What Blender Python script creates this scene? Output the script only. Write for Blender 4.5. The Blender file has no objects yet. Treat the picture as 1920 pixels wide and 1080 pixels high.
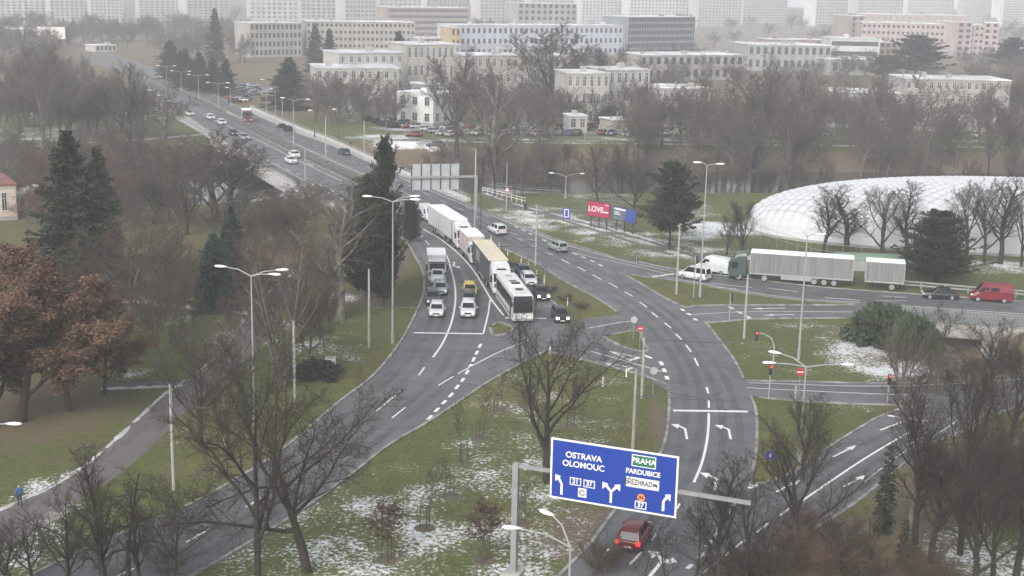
import bpy, bmesh, math, random
import numpy as np
from mathutils import Vector, Matrix
from mathutils.geometry import tessellate_polygon

scene = bpy.context.scene
COL = scene.collection
R = math.radians

# ------------------------------------------------------------------ camera
CAM_H = 40.0
FPX = 2550.0                     # focal length in pixels of the 1920 px wide photograph
PITCH = math.atan(589.0 / FPX)
ROLL = R(1.3)
CAM_M = Matrix.Rotation(math.pi / 2 - PITCH, 3, 'X') @ Matrix.Rotation(ROLL, 3, 'Z')
cd = bpy.data.cameras.new('camera')
cd.sensor_width = 36.0
cd.lens = FPX / 1920.0 * 36.0
cd.clip_start = 1.0
cd.clip_end = 9000.0
cam = bpy.data.objects.new('camera', cd)
COL.objects.link(cam)
cam.matrix_world = Matrix.Translation((0, 0, CAM_H)) @ CAM_M.to_4x4()
scene.camera = cam

# ------------------------------------------------------------------ overcast sky, weak soft sun
HAZE = 0.00046                    # fog density per metre
SUN_EL, SUN_AZ = R(38), R(205)   # azimuth clockwise from +Y
world = bpy.data.worlds.new('World')
scene.world = world
world.use_nodes = True
wn, wl = world.node_tree.nodes, world.node_tree.links
wn.clear()
sky = wn.new('ShaderNodeTexSky')
sky.sky_type = 'NISHITA'
sky.sun_disc = False
sky.sun_elevation = SUN_EL
sky.sun_rotation = SUN_AZ
sky.air_density = 1.0
sky.dust_density = 4.0
sky.ozone_density = 1.0
hsv = wn.new('ShaderNodeHueSaturation')
hsv.inputs['Saturation'].default_value = 0.3      # cloud cover greys the blue
bg = wn.new('ShaderNodeBackground')
bg.inputs['Strength'].default_value = 0.13
wo = wn.new('ShaderNodeOutputWorld')
wl.new(sky.outputs[0], hsv.inputs['Color'])
wl.new(hsv.outputs[0], bg.inputs['Color'])
wl.new(bg.outputs[0], wo.inputs['Surface'])
sd = bpy.data.lights.new('sun', 'SUN')
sd.energy = 0.8
sd.angle = R(25)
sd.color = (1.0, 0.96, 0.92)
sun = bpy.data.objects.new('sun', sd)
COL.objects.link(sun)
sdir = Vector((math.sin(SUN_AZ) * math.cos(SUN_EL), math.cos(SUN_AZ) * math.cos(SUN_EL), math.sin(SUN_EL)))
sun.rotation_euler = sdir.to_track_quat('Z', 'Y').to_euler()

vs = scene.view_settings
vs.view_transform = 'Standard'
vs.look = 'None'
vs.exposure = 0.98
vs.gamma = 1.0
vs.use_curve_mapping = False
scene.cycles.use_denoising = True
scene.cycles.volume_bounces = 1
scene.cycles.max_bounces = 4
scene.cycles.diffuse_bounces = 2
scene.cycles.glossy_bounces = 2
scene.cycles.transparent_max_bounces = 8

# ------------------------------------------------------------------ helpers
CAMP = Vector((0, 0, CAM_H))
def G(px, py, z=0.0):
    """where the sight line of a photograph pixel meets the level z"""
    d = CAM_M @ Vector(((px - 960) / FPX, -(py - 540) / FPX, -1.0))
    t = (z - CAM_H) / d.z
    return CAMP + d * t
def proj(p):
    l = CAM_M.transposed() @ (Vector(p) - CAMP)
    return 960 + FPX * l.x / -l.z, 540 - FPX * l.y / -l.z
def ppm(p):
    l = CAM_M.transposed() @ (Vector(p) - CAMP)
    return FPX / -l.z
def height(base, ytop):
    """height of a vertical thing at base whose top shows at pixel row ytop"""
    lo, hi = 0.0, 120.0
    for _ in range(40):
        m = (lo + hi) / 2
        if proj((base[0], base[1], base[2] + m))[1] > ytop: lo = m
        else: hi = m
    return lo

def tag(o, label=None, cat=None, group=None, kind=None):
    if label: o['label'] = label
    if cat: o['category'] = cat
    if group: o['group'] = group
    if kind: o['kind'] = kind
    return o
def link(o, parent=None):
    COL.objects.link(o)
    if parent: o.parent = parent
    return o
def empty(name, loc=(0, 0, 0), rz=0.0, s=1.0):
    o = bpy.data.objects.new(name, None)
    o.empty_display_size = 0.3
    o.location = loc
    o.rotation_euler = (0, 0, rz)
    o.scale = (s, s, s) if not isinstance(s, tuple) else s
    return link(o)
def inst(name, mesh, parent=None, loc=(0, 0, 0), rz=0.0, paint=None):
    o = bpy.data.objects.new(name, mesh)
    o.location = loc
    o.rotation_euler = (0, 0, rz)
    if paint is not None:
        o.material_slots[0].link = 'OBJECT'
        o.material_slots[0].material = paint
    return link(o, parent)

class MB:
    """collects faces, builds one mesh"""
    def __init__(s): s.v = []; s.f = []; s.mi = []; s.m = 0; s.sm = []; s.smooth = False
    def face(s, pts):
        b = len(s.v); s.v += [tuple(p) for p in pts]; s.f.append(tuple(range(b, b + len(pts)))); s.mi.append(s.m); s.sm.append(s.smooth); return s
    def box(s, x0, x1, y0, y1, z0, z1, M=None):
        c = [(x0, y0, z0), (x1, y0, z0), (x1, y1, z0), (x0, y1, z0), (x0, y0, z1), (x1, y0, z1), (x1, y1, z1), (x0, y1, z1)]
        return s.hexa(c, M)
    def hexa(s, c, M=None):
        if M is not None: c = [M @ Vector(p) for p in c]
        b = len(s.v); s.v += [tuple(p) for p in c]
        for q in ((0, 3, 2, 1), (4, 5, 6, 7), (0, 1, 5, 4), (1, 2, 6, 5), (2, 3, 7, 6), (3, 0, 4, 7)):
            s.f.append(tuple(b + i for i in q)); s.mi.append(s.m); s.sm.append(False)
        return s
    def cbox(s, x0, x1, y0, y1, z0, z1, c=0.05):
        """box with chamfered vertical edges and top"""
        o = [(x0 + c, y0), (x1 - c, y0), (x1, y0 + c), (x1, y1 - c), (x1 - c, y1), (x0 + c, y1), (x0, y1 - c), (x0, y0 + c)]
        cx, cy = (x0 + x1) / 2, (y0 + y1) / 2
        i = [(cx + (x - cx) * (1 - c / (x1 - x0) * 2), cy + (y - cy) * (1 - c / (y1 - y0) * 2)) for x, y in o]
        return s.loft([[(x, y, z0) for x, y in o], [(x, y, z1 - c) for x, y in o], [(x, y, z1) for x, y in i]])
    def loft(s, rings, cap=True, closed=True):
        b = len(s.v); n = len(rings[0])
        for r in rings: s.v += [tuple(p) for p in r]
        for k in range(len(rings) - 1):
            for i in range(n if closed else n - 1):
                j = (i + 1) % n
                s.f.append((b + k * n + i, b + k * n + j, b + (k + 1) * n + j, b + (k + 1) * n + i)); s.mi.append(s.m); s.sm.append(s.smooth)
        if cap:
            s.f.append(tuple(b + i for i in reversed(range(n)))); s.mi.append(s.m); s.sm.append(False)
            e = b + (len(rings) - 1) * n
            s.f.append(tuple(e + i for i in range(n))); s.mi.append(s.m); s.sm.append(False)
        return s
    def tube(s, pts, rad, n=8, cap=True):
        pts = [Vector(p) for p in pts]
        rads = rad if isinstance(rad, (list, tuple)) else [rad] * len(pts)
        rings = []
        for i, p in enumerate(pts):
            d = (pts[min(i + 1, len(pts) - 1)] - pts[max(i - 1, 0)]).normalized()
            a = Vector((0, 0, 1)) if abs(d.z) < 0.9 else Vector((1, 0, 0))
            u = d.cross(a).normalized(); w = d.cross(u)
            rings.append([p + (u * math.cos(2 * math.pi * k / n) + w * math.sin(2 * math.pi * k / n)) * rads[i] for k in range(n)])
        return s.loft(rings, cap)
    def disc(s, c, u, w, r, n=16):
        c, u, w = Vector(c), Vector(u), Vector(w)
        return s.face([c + (u * math.cos(2 * math.pi * k / n) + w * math.sin(2 * math.pi * k / n)) * r for k in range(n)])
    def poly(s, pts, z):
        pts = [Vector((p[0], p[1], 0)) for p in pts]
        b = len(s.v); s.v += [(p.x, p.y, z) for p in pts]
        for t in tessellate_polygon([pts]):
            a, c, d = (pts[i] for i in t)
            if (c - a).cross(d - a).z < 0: t = (t[0], t[2], t[1])
            s.f.append(tuple(b + i for i in t)); s.mi.append(s.m); s.sm.append(False)
        return s
    def mesh(s, name, mats):
        me = bpy.data.meshes.new(name)
        me.from_pydata(s.v, [], s.f)
        for m in (mats if isinstance(mats, (list, tuple)) else [mats]): me.materials.append(m)
        me.polygons.foreach_set('material_index', s.mi)
        me.polygons.foreach_set('use_smooth', s.sm)
        me.update()
        return me
    def build(s, name, mats, parent=None, loc=(0, 0, 0), rz=0.0):
        return inst(name, s.mesh(name, mats), parent, loc, rz)

def text_mesh(body, size, m, parent, loc, name='lettering', sx=1.0):
    """flat raised lettering as a mesh, standing upright and facing -Y"""
    c = bpy.data.curves.new(name, 'FONT'); c.body = body; c.size = size; c.align_x = 'CENTER'; c.align_y = 'CENTER'; c.extrude = .004; c.offset = .012
    o = bpy.data.objects.new(name + '_curve', c); COL.objects.link(o)
    bpy.context.view_layer.update()
    me = bpy.data.meshes.new_from_object(o.evaluated_get(bpy.context.evaluated_depsgraph_get()))
    bpy.data.objects.remove(o); bpy.data.curves.remove(c)
    me.name = name; me.materials.clear(); me.materials.append(m)
    me.transform(Matrix.Rotation(math.pi / 2, 4, 'X') @ Matrix.Diagonal((sx, 1, 1, 1)))
    return inst(name, me, parent, loc)
def smooth(pts, n=6):
    """Catmull-Rom through 2-D / 3-D points"""
    P = [np.array(p, float) for p in pts]
    if len(P) < 3: return [Vector(p) for p in P]
    P = [2 * P[0] - P[1]] + P + [2 * P[-1] - P[-2]]
    out = []
    for i in range(1, len(P) - 2):
        for k in range(n):
            t = k / n
            out.append(0.5 * (2 * P[i] + (P[i + 1] - P[i - 1]) * t + (2 * P[i - 1] - 5 * P[i] + 4 * P[i + 1] - P[i + 2]) * t * t
                              + (3 * P[i] - P[i - 1] - 3 * P[i + 1] + P[i + 2]) * t ** 3))
    out.append(P[-2])
    return [Vector(p) for p in out]
def heading(a, b): return math.atan2((b - a).y, (b - a).x)
def gpts(px, z=0.0): return [G(x, y, z) for x, y in px]
def offs(pts, d):
    out = []
    for i, p in enumerate(pts):
        t = (pts[min(i + 1, len(pts) - 1)] - pts[max(i - 1, 0)]); t.z = 0
        t.normalize()
        out.append(Vector((p.x - t.y * d, p.y + t.x * d, p.z)))
    return out
def ribbon(mb, pts, w, z, w2=None):
    a, b = offs(pts, w / 2), offs(pts, -w / 2)
    for i in range(len(pts) - 1):
        mb.face([(b[i].x, b[i].y, z), (b[i + 1].x, b[i + 1].y, z), (a[i + 1].x, a[i + 1].y, z), (a[i].x, a[i].y, z)])
def wallstrip(mb, pts, w, z0, z1):
    a, b = offs(pts, w / 2), offs(pts, -w / 2)
    rings = [[(b[i].x, b[i].y, z0 + pts[i].z), (b[i].x, b[i].y, z1 + pts[i].z), (a[i].x, a[i].y, z1 + pts[i].z), (a[i].x, a[i].y, z0 + pts[i].z)] for i in range(len(pts))]
    mb.loft(rings)
def along(pts, step, start=0.0):
    """points and directions every step metres along a polyline"""
    out, need = [], start
    for a, b in zip(pts[:-1], pts[1:]):
        L = (b - a).length
        d = (b - a) / max(L, 1e-6)
        while need <= L:
            out.append((a + d * need, d)); need += step
        need -= L
    return out

def quadmesh(V, F, m, name, sm=False):
    me = bpy.data.meshes.new(name)
    me.vertices.add(len(V)); me.vertices.foreach_set('co', V.astype(np.float32).ravel())
    me.loops.add(F.size); me.loops.foreach_set('vertex_index', F.astype(np.int32).ravel())
    k = F.shape[1]
    me.polygons.add(len(F)); me.polygons.foreach_set('loop_start', np.arange(0, F.size, k, dtype=np.int32)); me.polygons.foreach_set('loop_total', np.full(len(F), k, np.int32))
    if sm: me.polygons.foreach_set('use_smooth', np.ones(len(F), bool))
    me.materials.append(m)
    me.update(calc_edges=True)
    return me

# ------------------------------------------------------------------ materials
MATS = {}
def mat(name, col, rough=0.8, metal=0.0, var=0.12, scale=3.0, spec=0.5, emit=None, bump=0.0, col2=None, coord='Object', detail=4.0, stretch=None):
    if name in MATS: return MATS[name]
    m = bpy.data.materials.new(name); m.use_nodes = True
    nt = m.node_tree; n = nt.nodes; l = nt.links
    b = n['Principled BSDF']
    b.inputs['Roughness'].default_value = rough
    b.inputs['Metallic'].default_value = metal
    b.inputs['Specular IOR Level'].default_value = spec
    if var > 0 or col2:
        tc = n.new('ShaderNodeTexCoord')
        src = tc.outputs[coord]
        if stretch:
            mp = n.new('ShaderNodeMapping'); mp.inputs['Scale'].default_value = stretch
            l.new(src, mp.inputs[0]); src = mp.outputs[0]
        no = n.new('ShaderNodeTexNoise'); no.inputs['Scale'].default_value = scale; no.inputs['Detail'].default_value = detail
        l.new(src, no.inputs['Vector'])
        cr = n.new('ShaderNodeValToRGB')
        cr.color_ramp.elements[0].position = 0.3; cr.color_ramp.elements[1].position = 0.7
        c2 = col2 or tuple(min(1, c * (1 + var)) for c in col)
        c1 = col if col2 else tuple(c * (1 - var) for c in col)
        cr.color_ramp.elements[0].color = (*c1, 1); cr.color_ramp.elements[1].color = (*c2, 1)
        l.new(no.outputs[0], cr.inputs[0]); l.new(cr.outputs[0], b.inputs['Base Color'])
        if bump:
            bp = n.new('ShaderNodeBump'); bp.inputs['Strength'].default_value = bump; bp.inputs['Distance'].default_value = 0.05
            l.new(no.outputs[0], bp.inputs['Height']); l.new(bp.outputs[0], b.inputs['Normal'])
    else:
        b.inputs['Base Color'].default_value = (*col, 1)
    if emit:
        b.inputs['Emission Color'].default_value = (*emit[0], 1); b.inputs['Emission Strength'].default_value = emit[1]
    MATS[name] = m
    return m

class NT:
    """tiny node-graph helper"""
    def __init__(s, name):
        s.m = bpy.data.materials.new(name); s.m.use_nodes = True
        s.n = s.m.node_tree.nodes; s.l = s.m.node_tree.links; s.b = s.n['Principled BSDF']
        s.co = s.n.new('ShaderNodeTexCoord').outputs['Object']
    def noise(s, scale, detail=4, rough=0.5, src=None, dist=0.0):
        o = s.n.new('ShaderNodeTexNoise'); o.inputs['Scale'].default_value = scale; o.inputs['Detail'].default_value = detail
        o.inputs['Roughness'].default_value = rough; o.inputs['Distortion'].default_value = dist
        s.l.new(src or s.co, o.inputs['Vector']); return o.outputs[0]
    def ramp(s, src, a, b, ca=(0, 0, 0), cb=(1, 1, 1)):
        o = s.n.new('ShaderNodeValToRGB'); e = o.color_ramp.elements
        e[0].position = a; e[1].position = b; e[0].color = (*ca, 1); e[1].color = (*cb, 1)
        s.l.new(src, o.inputs[0]); return o.outputs[0]
    def mix(s, f, a, b):
        o = s.n.new('ShaderNodeMix'); o.data_type = 'RGBA'
        for i, x in ((0, f), (6, a), (7, b)):
            if isinstance(x, (int, float)): o.inputs[i].default_value = x
            elif isinstance(x, tuple): o.inputs[i].default_value = (*x, 1)
            else: s.l.new(x, o.inputs[i])
        return o.outputs[2]
    def math(s, op, a, b=0.0, c=None):
        o = s.n.new('ShaderNodeMath'); o.operation = op; o.use_clamp = False
        for i, x in enumerate((a, b) if c is None else (a, b, c)):
            if isinstance(x, (int, float)): o.inputs[i].default_value = x
            else: s.l.new(x, o.inputs[i])
        return o.outputs[0]
    def attr(s, name):
        o = s.n.new('ShaderNodeAttribute'); o.attribute_name = name; return o.outputs['Fac']
    def bump(s, h, st, dist=0.05):
        o = s.n.new('ShaderNodeBump'); o.inputs['Strength'].default_value = st; o.inputs['Distance'].default_value = dist
        s.l.new(h, o.inputs['Height']); s.l.new(o.outputs[0], s.b.inputs['Normal'])
    def out(s, col, rough=0.9):
        s.l.new(col, s.b.inputs['Base Color'])
        if isinstance(rough, (int, float)): s.b.inputs['Roughness'].default_value = rough
        else: s.l.new(rough, s.b.inputs['Roughness'])
        return s.m

def ground_material():
    t = NT('winter_grass')
    big, mid, fine = t.noise(0.05, 5), t.noise(0.45, 6, 0.68), t.noise(2.6, 5, 0.75)
    c = t.mix(t.ramp(big, 0.38, 0.62), (0.054, 0.079, 0.008), (0.1, 0.093, 0.014))
    c = t.mix(t.ramp(mid, 0.35, 0.7), c, (0.043, 0.055, 0.011))
    c = t.mix(t.math('MULTIPLY', t.ramp(fine, 0.46, 0.66), 0.75), c, (0.128, 0.12, 0.036))
    c = t.mix(t.math('MULTIPLY', t.ramp(t.noise(1.1, 5, 0.7), 0.5, 0.66), 0.6), c, (0.026, 0.032, 0.01))
    br = t.attr('brown')
    bn = t.ramp(t.math('ADD', br, t.math('MULTIPLY', t.math('SUBTRACT', mid, 0.5), 1.2)), 0.3, 0.7)
    c = t.mix(bn, c, t.mix(fine, (0.075, 0.052, 0.034), (0.15, 0.11, 0.072)))
    gr = t.attr('paved')
    c = t.mix(t.ramp(gr, 0.45, 0.55), c, t.mix(fine, (0.12, 0.115, 0.11), (0.17, 0.165, 0.16)))
    sn = t.attr('snow')
    tuft = t.noise(2.9, 6, 0.75, dist=0.4)
    k = t.math('ADD', t.math('MULTIPLY', t.math('SUBTRACT', tuft, 0.5), 3.2), t.math('MULTIPLY', t.math('SUBTRACT', t.noise(0.2, 4, 0.6), 0.5), 1.8))
    k = t.math('ADD', k, t.math('SUBTRACT', t.math('MULTIPLY', sn, 0.95), 0.6))
    k = t.math('MULTIPLY', t.math('MULTIPLY', t.ramp(k, 0.0, 0.3), 0.92), t.ramp(sn, 0.02, 0.1))
    c = t.mix(k, c, (0.6, 0.62, 0.64))
    t.bump(fine, 0.6, 0.08)
    return t.out(c, 0.95)

def asphalt_material(name, a, b, rough=0.62):
    t = NT(name)
    big, mid, fine = t.noise(0.035, 4), t.noise(0.35, 5, 0.6), t.noise(9, 3)
    c = t.mix(t.ramp(big, 0.35, 0.65), a, b)
    c = t.mix(t.math('MULTIPLY', t.ramp(mid, 0.45, 0.75), 0.4), c, tuple(x * 0.68 for x in a))
    c = t.mix(t.math('MULTIPLY', t.ramp(fine, 0.5, 0.8), 0.3), c, tuple(x * 1.35 for x in b))
    # tar-filled cracks
    vo = t.n.new('ShaderNodeTexVoronoi'); vo.feature = 'DISTANCE_TO_EDGE'; vo.inputs['Scale'].default_value = 0.09
    wob = t.n.new('ShaderNodeVectorMath'); wob.operation = 'ADD'
    nz = t.n.new('ShaderNodeTexNoise'); nz.inputs['Scale'].default_value = 0.4
    t.l.new(t.co, nz.inputs['Vector']); t.l.new(t.co, wob.inputs[0])
    sc = t.n.new('ShaderNodeVectorMath'); sc.operation = 'SCALE'; sc.inputs['Scale'].default_value = 2.0
    t.l.new(nz.outputs['Color'], sc.inputs[0]); t.l.new(sc.outputs[0], wob.inputs[1]); t.l.new(wob.outputs[0], vo.inputs['Vector'])
    c = t.mix(t.ramp(vo.outputs['Distance'], 0.003, 0.012, (0.55, 0.55, 0.55), (0, 0, 0)), c, tuple(x * 0.45 for x in a))
    t.b.inputs['Specular IOR Level'].default_value = 0.22
    return t.out(c, t.ramp(mid, 0.3, 0.7, (rough - 0.14,) * 3, (rough + 0.1,) * 3))

def paint_material():
    t = NT('road_paint')
    w = t.ramp(t.noise(2.5, 5, 0.7), 0.56, 0.72)
    return t.out(t.mix(t.math('MULTIPLY', w, 0.6), (0.66, 0.66, 0.65), (0.22, 0.22, 0.22)), 0.6)

M_GROUND = ground_material()
M_ASPH = asphalt_material('asphalt', (0.092, 0.093, 0.097), (0.124, 0.125, 0.13))
M_ASPH2 = asphalt_material('asphalt_dark', (0.10, 0.10, 0.104), (0.125, 0.125, 0.13))
M_PATH = asphalt_material('path_asphalt', (0.105, 0.094, 0.092), (0.135, 0.123, 0.12), 0.8)
M_PAINT = paint_material()
M_KERB = mat('kerb_stone', (0.1, 0.095, 0.085), 0.9, scale=0.8, col2=(0.33, 0.32, 0.31), detail=6)
M_SNOW = mat('snow', (0.24, 0.23, 0.22), 0.9, scale=1.1, col2=(0.52, 0.53, 0.55), bump=0.5, detail=7)
M_CONC = mat('concrete', (0.24, 0.235, 0.22), 0.9, scale=0.6, col2=(0.36, 0.35, 0.33))
M_GALV = mat('galvanised_steel', (0.27, 0.28, 0.285), 0.55, 0.3, scale=2.0)
M_GREYP = mat('grey_paint', (0.27, 0.29, 0.28), 0.55, 0.0, scale=1.5)
M_DARKP = mat('dark_steel', (0.05, 0.05, 0.052), 0.5, 0.3, scale=2.0)
M_WHITE = mat('white_paint', (0.7, 0.7, 0.69), 0.45, var=0.05)
M_LAMPW = mat('lamp_housing', (0.8, 0.8, 0.78), 0.4, var=0.04)
M_GLASS = mat('dark_glass', (0.012, 0.014, 0.017), 0.14, var=0.0, spec=0.22)
def window_glass():
    t = NT('window_glass'); oi = t.n.new('ShaderNodeObjectInfo')
    c = t.mix(t.ramp(oi.outputs['Random'], 0.55, 0.95), (0.022, 0.026, 0.03), (0.16, 0.155, 0.145))   # some curtains drawn
    t.b.inputs['Specular IOR Level'].default_value = 0.3
    return t.out(t.mix(t.noise(0.35, 2), c, tuple([0.03, 0.034, 0.04])), 0.2)
M_BGLASS = window_glass()
M_TYRE = mat('tyre_rubber', (0.016, 0.016, 0.017), 0.85, var=0.2)
M_RIM = mat('wheel_rim', (0.34, 0.34, 0.36), 0.4, 0.6, var=0.1)
M_BLACK = mat('black_plastic', (0.02, 0.02, 0.021), 0.6, var=0.2)
M_HEAD = mat('headlight_lens', (0.75, 0.76, 0.78), 0.15, var=0.0)
M_HEADON = mat('headlight_lit', (0.9, 0.9, 0.85), 0.2, var=0.0, emit=((1.0, 0.95, 0.85), 8.0))
M_TAIL = mat('taillight_lens', (0.32, 0.012, 0.012), 0.25, var=0.0)
M_TAILON = mat('taillight_lit', (0.6, 0.02, 0.02), 0.3, var=0.0, emit=((1.0, 0.03, 0.02), 1.6))
M_PLATE = mat('number_plate', (0.7, 0.7, 0.68), 0.5, var=0.0)
M_CHASS = mat('chassis', (0.05, 0.05, 0.05), 0.7, var=0.3)
M_BARK = mat('dark_bark', (0.015, 0.012, 0.01), 0.95, scale=4, col2=(0.045, 0.037, 0.03))
M_BARKG = mat('grey_bark', (0.075, 0.066, 0.056), 0.95, scale=4, col2=(0.15, 0.135, 0.115))
M_BIRCH = mat('pale_bark', (0.085, 0.077, 0.065), 0.9, scale=3, col2=(0.22, 0.205, 0.18), stretch=(1, 1, 0.4))
M_TWIG = mat('dark_twigs', (0.02, 0.016, 0.013), 0.95, scale=0.6, col2=(0.052, 0.041, 0.032))
M_TWIGB = mat('brown_twigs', (0.062, 0.045, 0.034), 0.95, scale=0.5, col2=(0.1, 0.073, 0.054))
M_TWIGG = mat('grey_twigs', (0.066, 0.055, 0.043), 0.95, scale=0.5, col2=(0.125, 0.105, 0.082))
M_TWIGR = mat('reddish_twigs', (0.105, 0.062, 0.045), 0.95, scale=0.5, col2=(0.17, 0.105, 0.075))
M_WOOD = mat('stake_wood', (0.04, 0.033, 0.026), 0.9, scale=3, col2=(0.08, 0.066, 0.052))
M_NEEDLE = mat('spruce_needles', (0.007, 0.013, 0.006), 0.85, scale=0.8, col2=(0.032, 0.046, 0.02))
M_NEEDLEB = mat('blue_spruce_needles', (0.016, 0.028, 0.024), 0.85, scale=0.9, col2=(0.04, 0.062, 0.05))
M_NEEDLEY = mat('yew_needles', (0.007, 0.012, 0.007), 0.85, scale=0.8, col2=(0.028, 0.036, 0.018))
M_JUNIPER = mat('juniper_needles', (0.024, 0.038, 0.018), 0.85, scale=0.8, col2=(0.06, 0.08, 0.04))
M_RUSSET = mat('russet_leaves', (0.075, 0.042, 0.026), 0.9, scale=0.6, col2=(0.175, 0.094, 0.056))
M_REDLEAF = mat('red_brown_leaves', (0.05, 0.027, 0.02), 0.9, scale=1.0, col2=(0.095, 0.052, 0.04))

# ================================================================== TERRAIN
_nb = [(-200, 396), (0, 396), (300, 386), (580, 374), (900, 364), (1300, 362), (1920, 366), (2200, 372)]
_fb = [(-200, 276), (0, 276), (190, 268), (380, 258), (720, 264), (900, 270), (1300, 274), (1920, 280), (2200, 284)]
NB = [G(*p) for p in _nb]; FB = [G(*p) for p in _fb]
def near_bank(x): return np.interp(x, [p.x for p in NB], [p.y for p in NB])
def far_bank(x): return np.interp(x, [p.x for p in FB], [p.y for p in FB])
WATER_Z = -4.6
UC = G(1802, 632)                                  # sunken path that passes under the right-hand road
def terrain_z(x, y):
    n, f = near_bank(x) + 1.0, far_bank(x) - 1.0
    d = np.minimum(y - n, f - y)
    z = -np.clip(d, 0, 13) / 13 * 6.0
    # sunken way to the underpass on the right
    u = (x - UC.x) / 6.6; v = (y - UC.y) / 10.5
    z = z - 3.4 * np.clip(1.35 - np.sqrt(u * u + v * v), 0, 0.6) / 0.6
    far = np.clip((y - 1350) / 1500, 0, 1)
    return z + 55 * far * far * np.clip((x + 100) / 700, 0, 1)
# (pixel x, pixel y, radius across m, radius in depth m, amount)
SNOW = [(780, 1000, 14, 11, .62), (900, 940, 9, 10, .5), (620, 1055, 9, 8, .56), (910, 1050, 8, 5, .62), (540, 1070, 6, 5, .5), (1010, 850, 9, 12, .42), (1020, 750, 10, 16, .36),
        (1150, 800, 4, 14, .3), (700, 930, 6, 6, .4), (1650, 672, 7.5, 9, .8), (1590, 640, 5, 8, .5), (1702, 690, 4, 4, .95), (1480, 660, 7, 14, .26), (1530, 630, 6, 8, .36),
        (1020, 408, 8, 12, .72), (1090, 425, 9, 9, .7), (1170, 447, 9, 8, .6), (1260, 470, 8, 8, .66), (960, 392, 5, 8, .5), (1130, 372, 8, 10, .5), (950, 405, 3, 4, .8),
        (625, 650, 5, 7, .5), (585, 665, 3, 5, .36), (640, 556, 3, 3, .9), (600, 590, 5, 5, .3), (400, 590, 9, 6, .45), (500, 620, 4, 9, .5), (430, 640, 3, 8, .5),
        (60, 970, 4, 5, .75), (110, 915, 3, 4, .8), (220, 700, 3, 3, .5), (330, 820, 4, 5, .2), (90, 1040, 7, 6, .42), (150, 990, 5, 5, .35), (250, 1060, 5, 4, .3),
        (60, 250, 22, 18, .5), (130, 215, 14, 20, .55), (60, 150, 25, 30, .6), (260, 215, 12, 30, .5), (330, 280, 14, 8, .4), (100, 262, 18, 4, .7), (330, 300, 6, 5, .5),
        (1350, 428, 9, 7, 1.0), (1300, 440, 5, 6, .8), (1340, 470, 6, 3, .6), (1480, 485, 14, 3, .75), (1700, 498, 20, 3, .7), (1860, 500, 14, 5, .7), (1310, 395, 8, 7, .5),
        (720, 258, 9, 8, .9), (770, 268, 9, 5, 1.0), (760, 242, 10, 5, .6), (860, 263, 10, 3, .6), (700, 225, 9, 10, .5), (650, 212, 6, 12, .5),
        (1890, 1060, 5, 6, .8), (1850, 1020, 5, 5, .5), (1760, 950, 4, 3, .2), (1905, 930, 3, 5, .4), (1590, 768, 3, 2, .6),
        (1320, 262, 40, 3, .6), (1700, 262, 40, 3, .6), (460, 175, 8, 20, .5), (1200, 262, 25, 3, .7), (1000, 262, 18, 2.5, .7)]
BROWN = [(60, 770, 10, 12, .62), (150, 840, 8, 8, .36), (700, 800, 3, 3, .2), (1750, 900, 12, 12, .55), (1600, 1020, 10, 8, .6), (1850, 850, 10, 10, .5),
         (1500, 1060, 9, 4, .7), (1130, 1010, 5, 6, .8), (1180, 930, 3, 8, .7), (1240, 800, 1.2, 9, .7), (420, 880, 6, 3, .5), (560, 820, 2, 3, .3), (160, 330, 40, 30, .7),
         (420, 320, 20, 25, .8), (720, 500, 4, 16, .9), (700, 560, 5, 6, .6), (1690, 640, 8, 6, .9), (1840, 680, 14, 12, .9), (1600, 500, 20, 4, .6), (240, 480, 20, 20, .3), (300, 420, 40, 25, .4), (560, 480, 14, 22, .65), (120, 480, 14, 20, .5), (960, 505, 4, 6, .4), (1030, 545, 5, 8, .35), (1100, 570, 4, 5, .3)]
PAVED = [(1800, 648, 5, 9, 1), (990, 246, 22, 5, 1.0), (1150, 246, 26, 5, 1.0), (1300, 248, 26, 5, 1.0), (780, 243, 10, 5, 1.0), (1500, 252, 40, 4, 1.0), (460, 170, 12, 18, 1), (870, 246, 12, 5, 1)]
def blobs(L, X, Y):
    a = np.zeros_like(X)
    for px, py, rx, ry, am in L:
        c = G(px, py)
        q = ((X - c.x) / rx) ** 2 + ((Y - c.y) / ry) ** 2
        a = np.maximum(a, am * np.clip(1.25 - q * 0.75, 0, 1))
    return a
def graded(parts):
    out = []
    for a, b, s in parts: out.append(np.arange(a, b, s))
    return np.concatenate(out + [[parts[-1][1]]])
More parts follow.
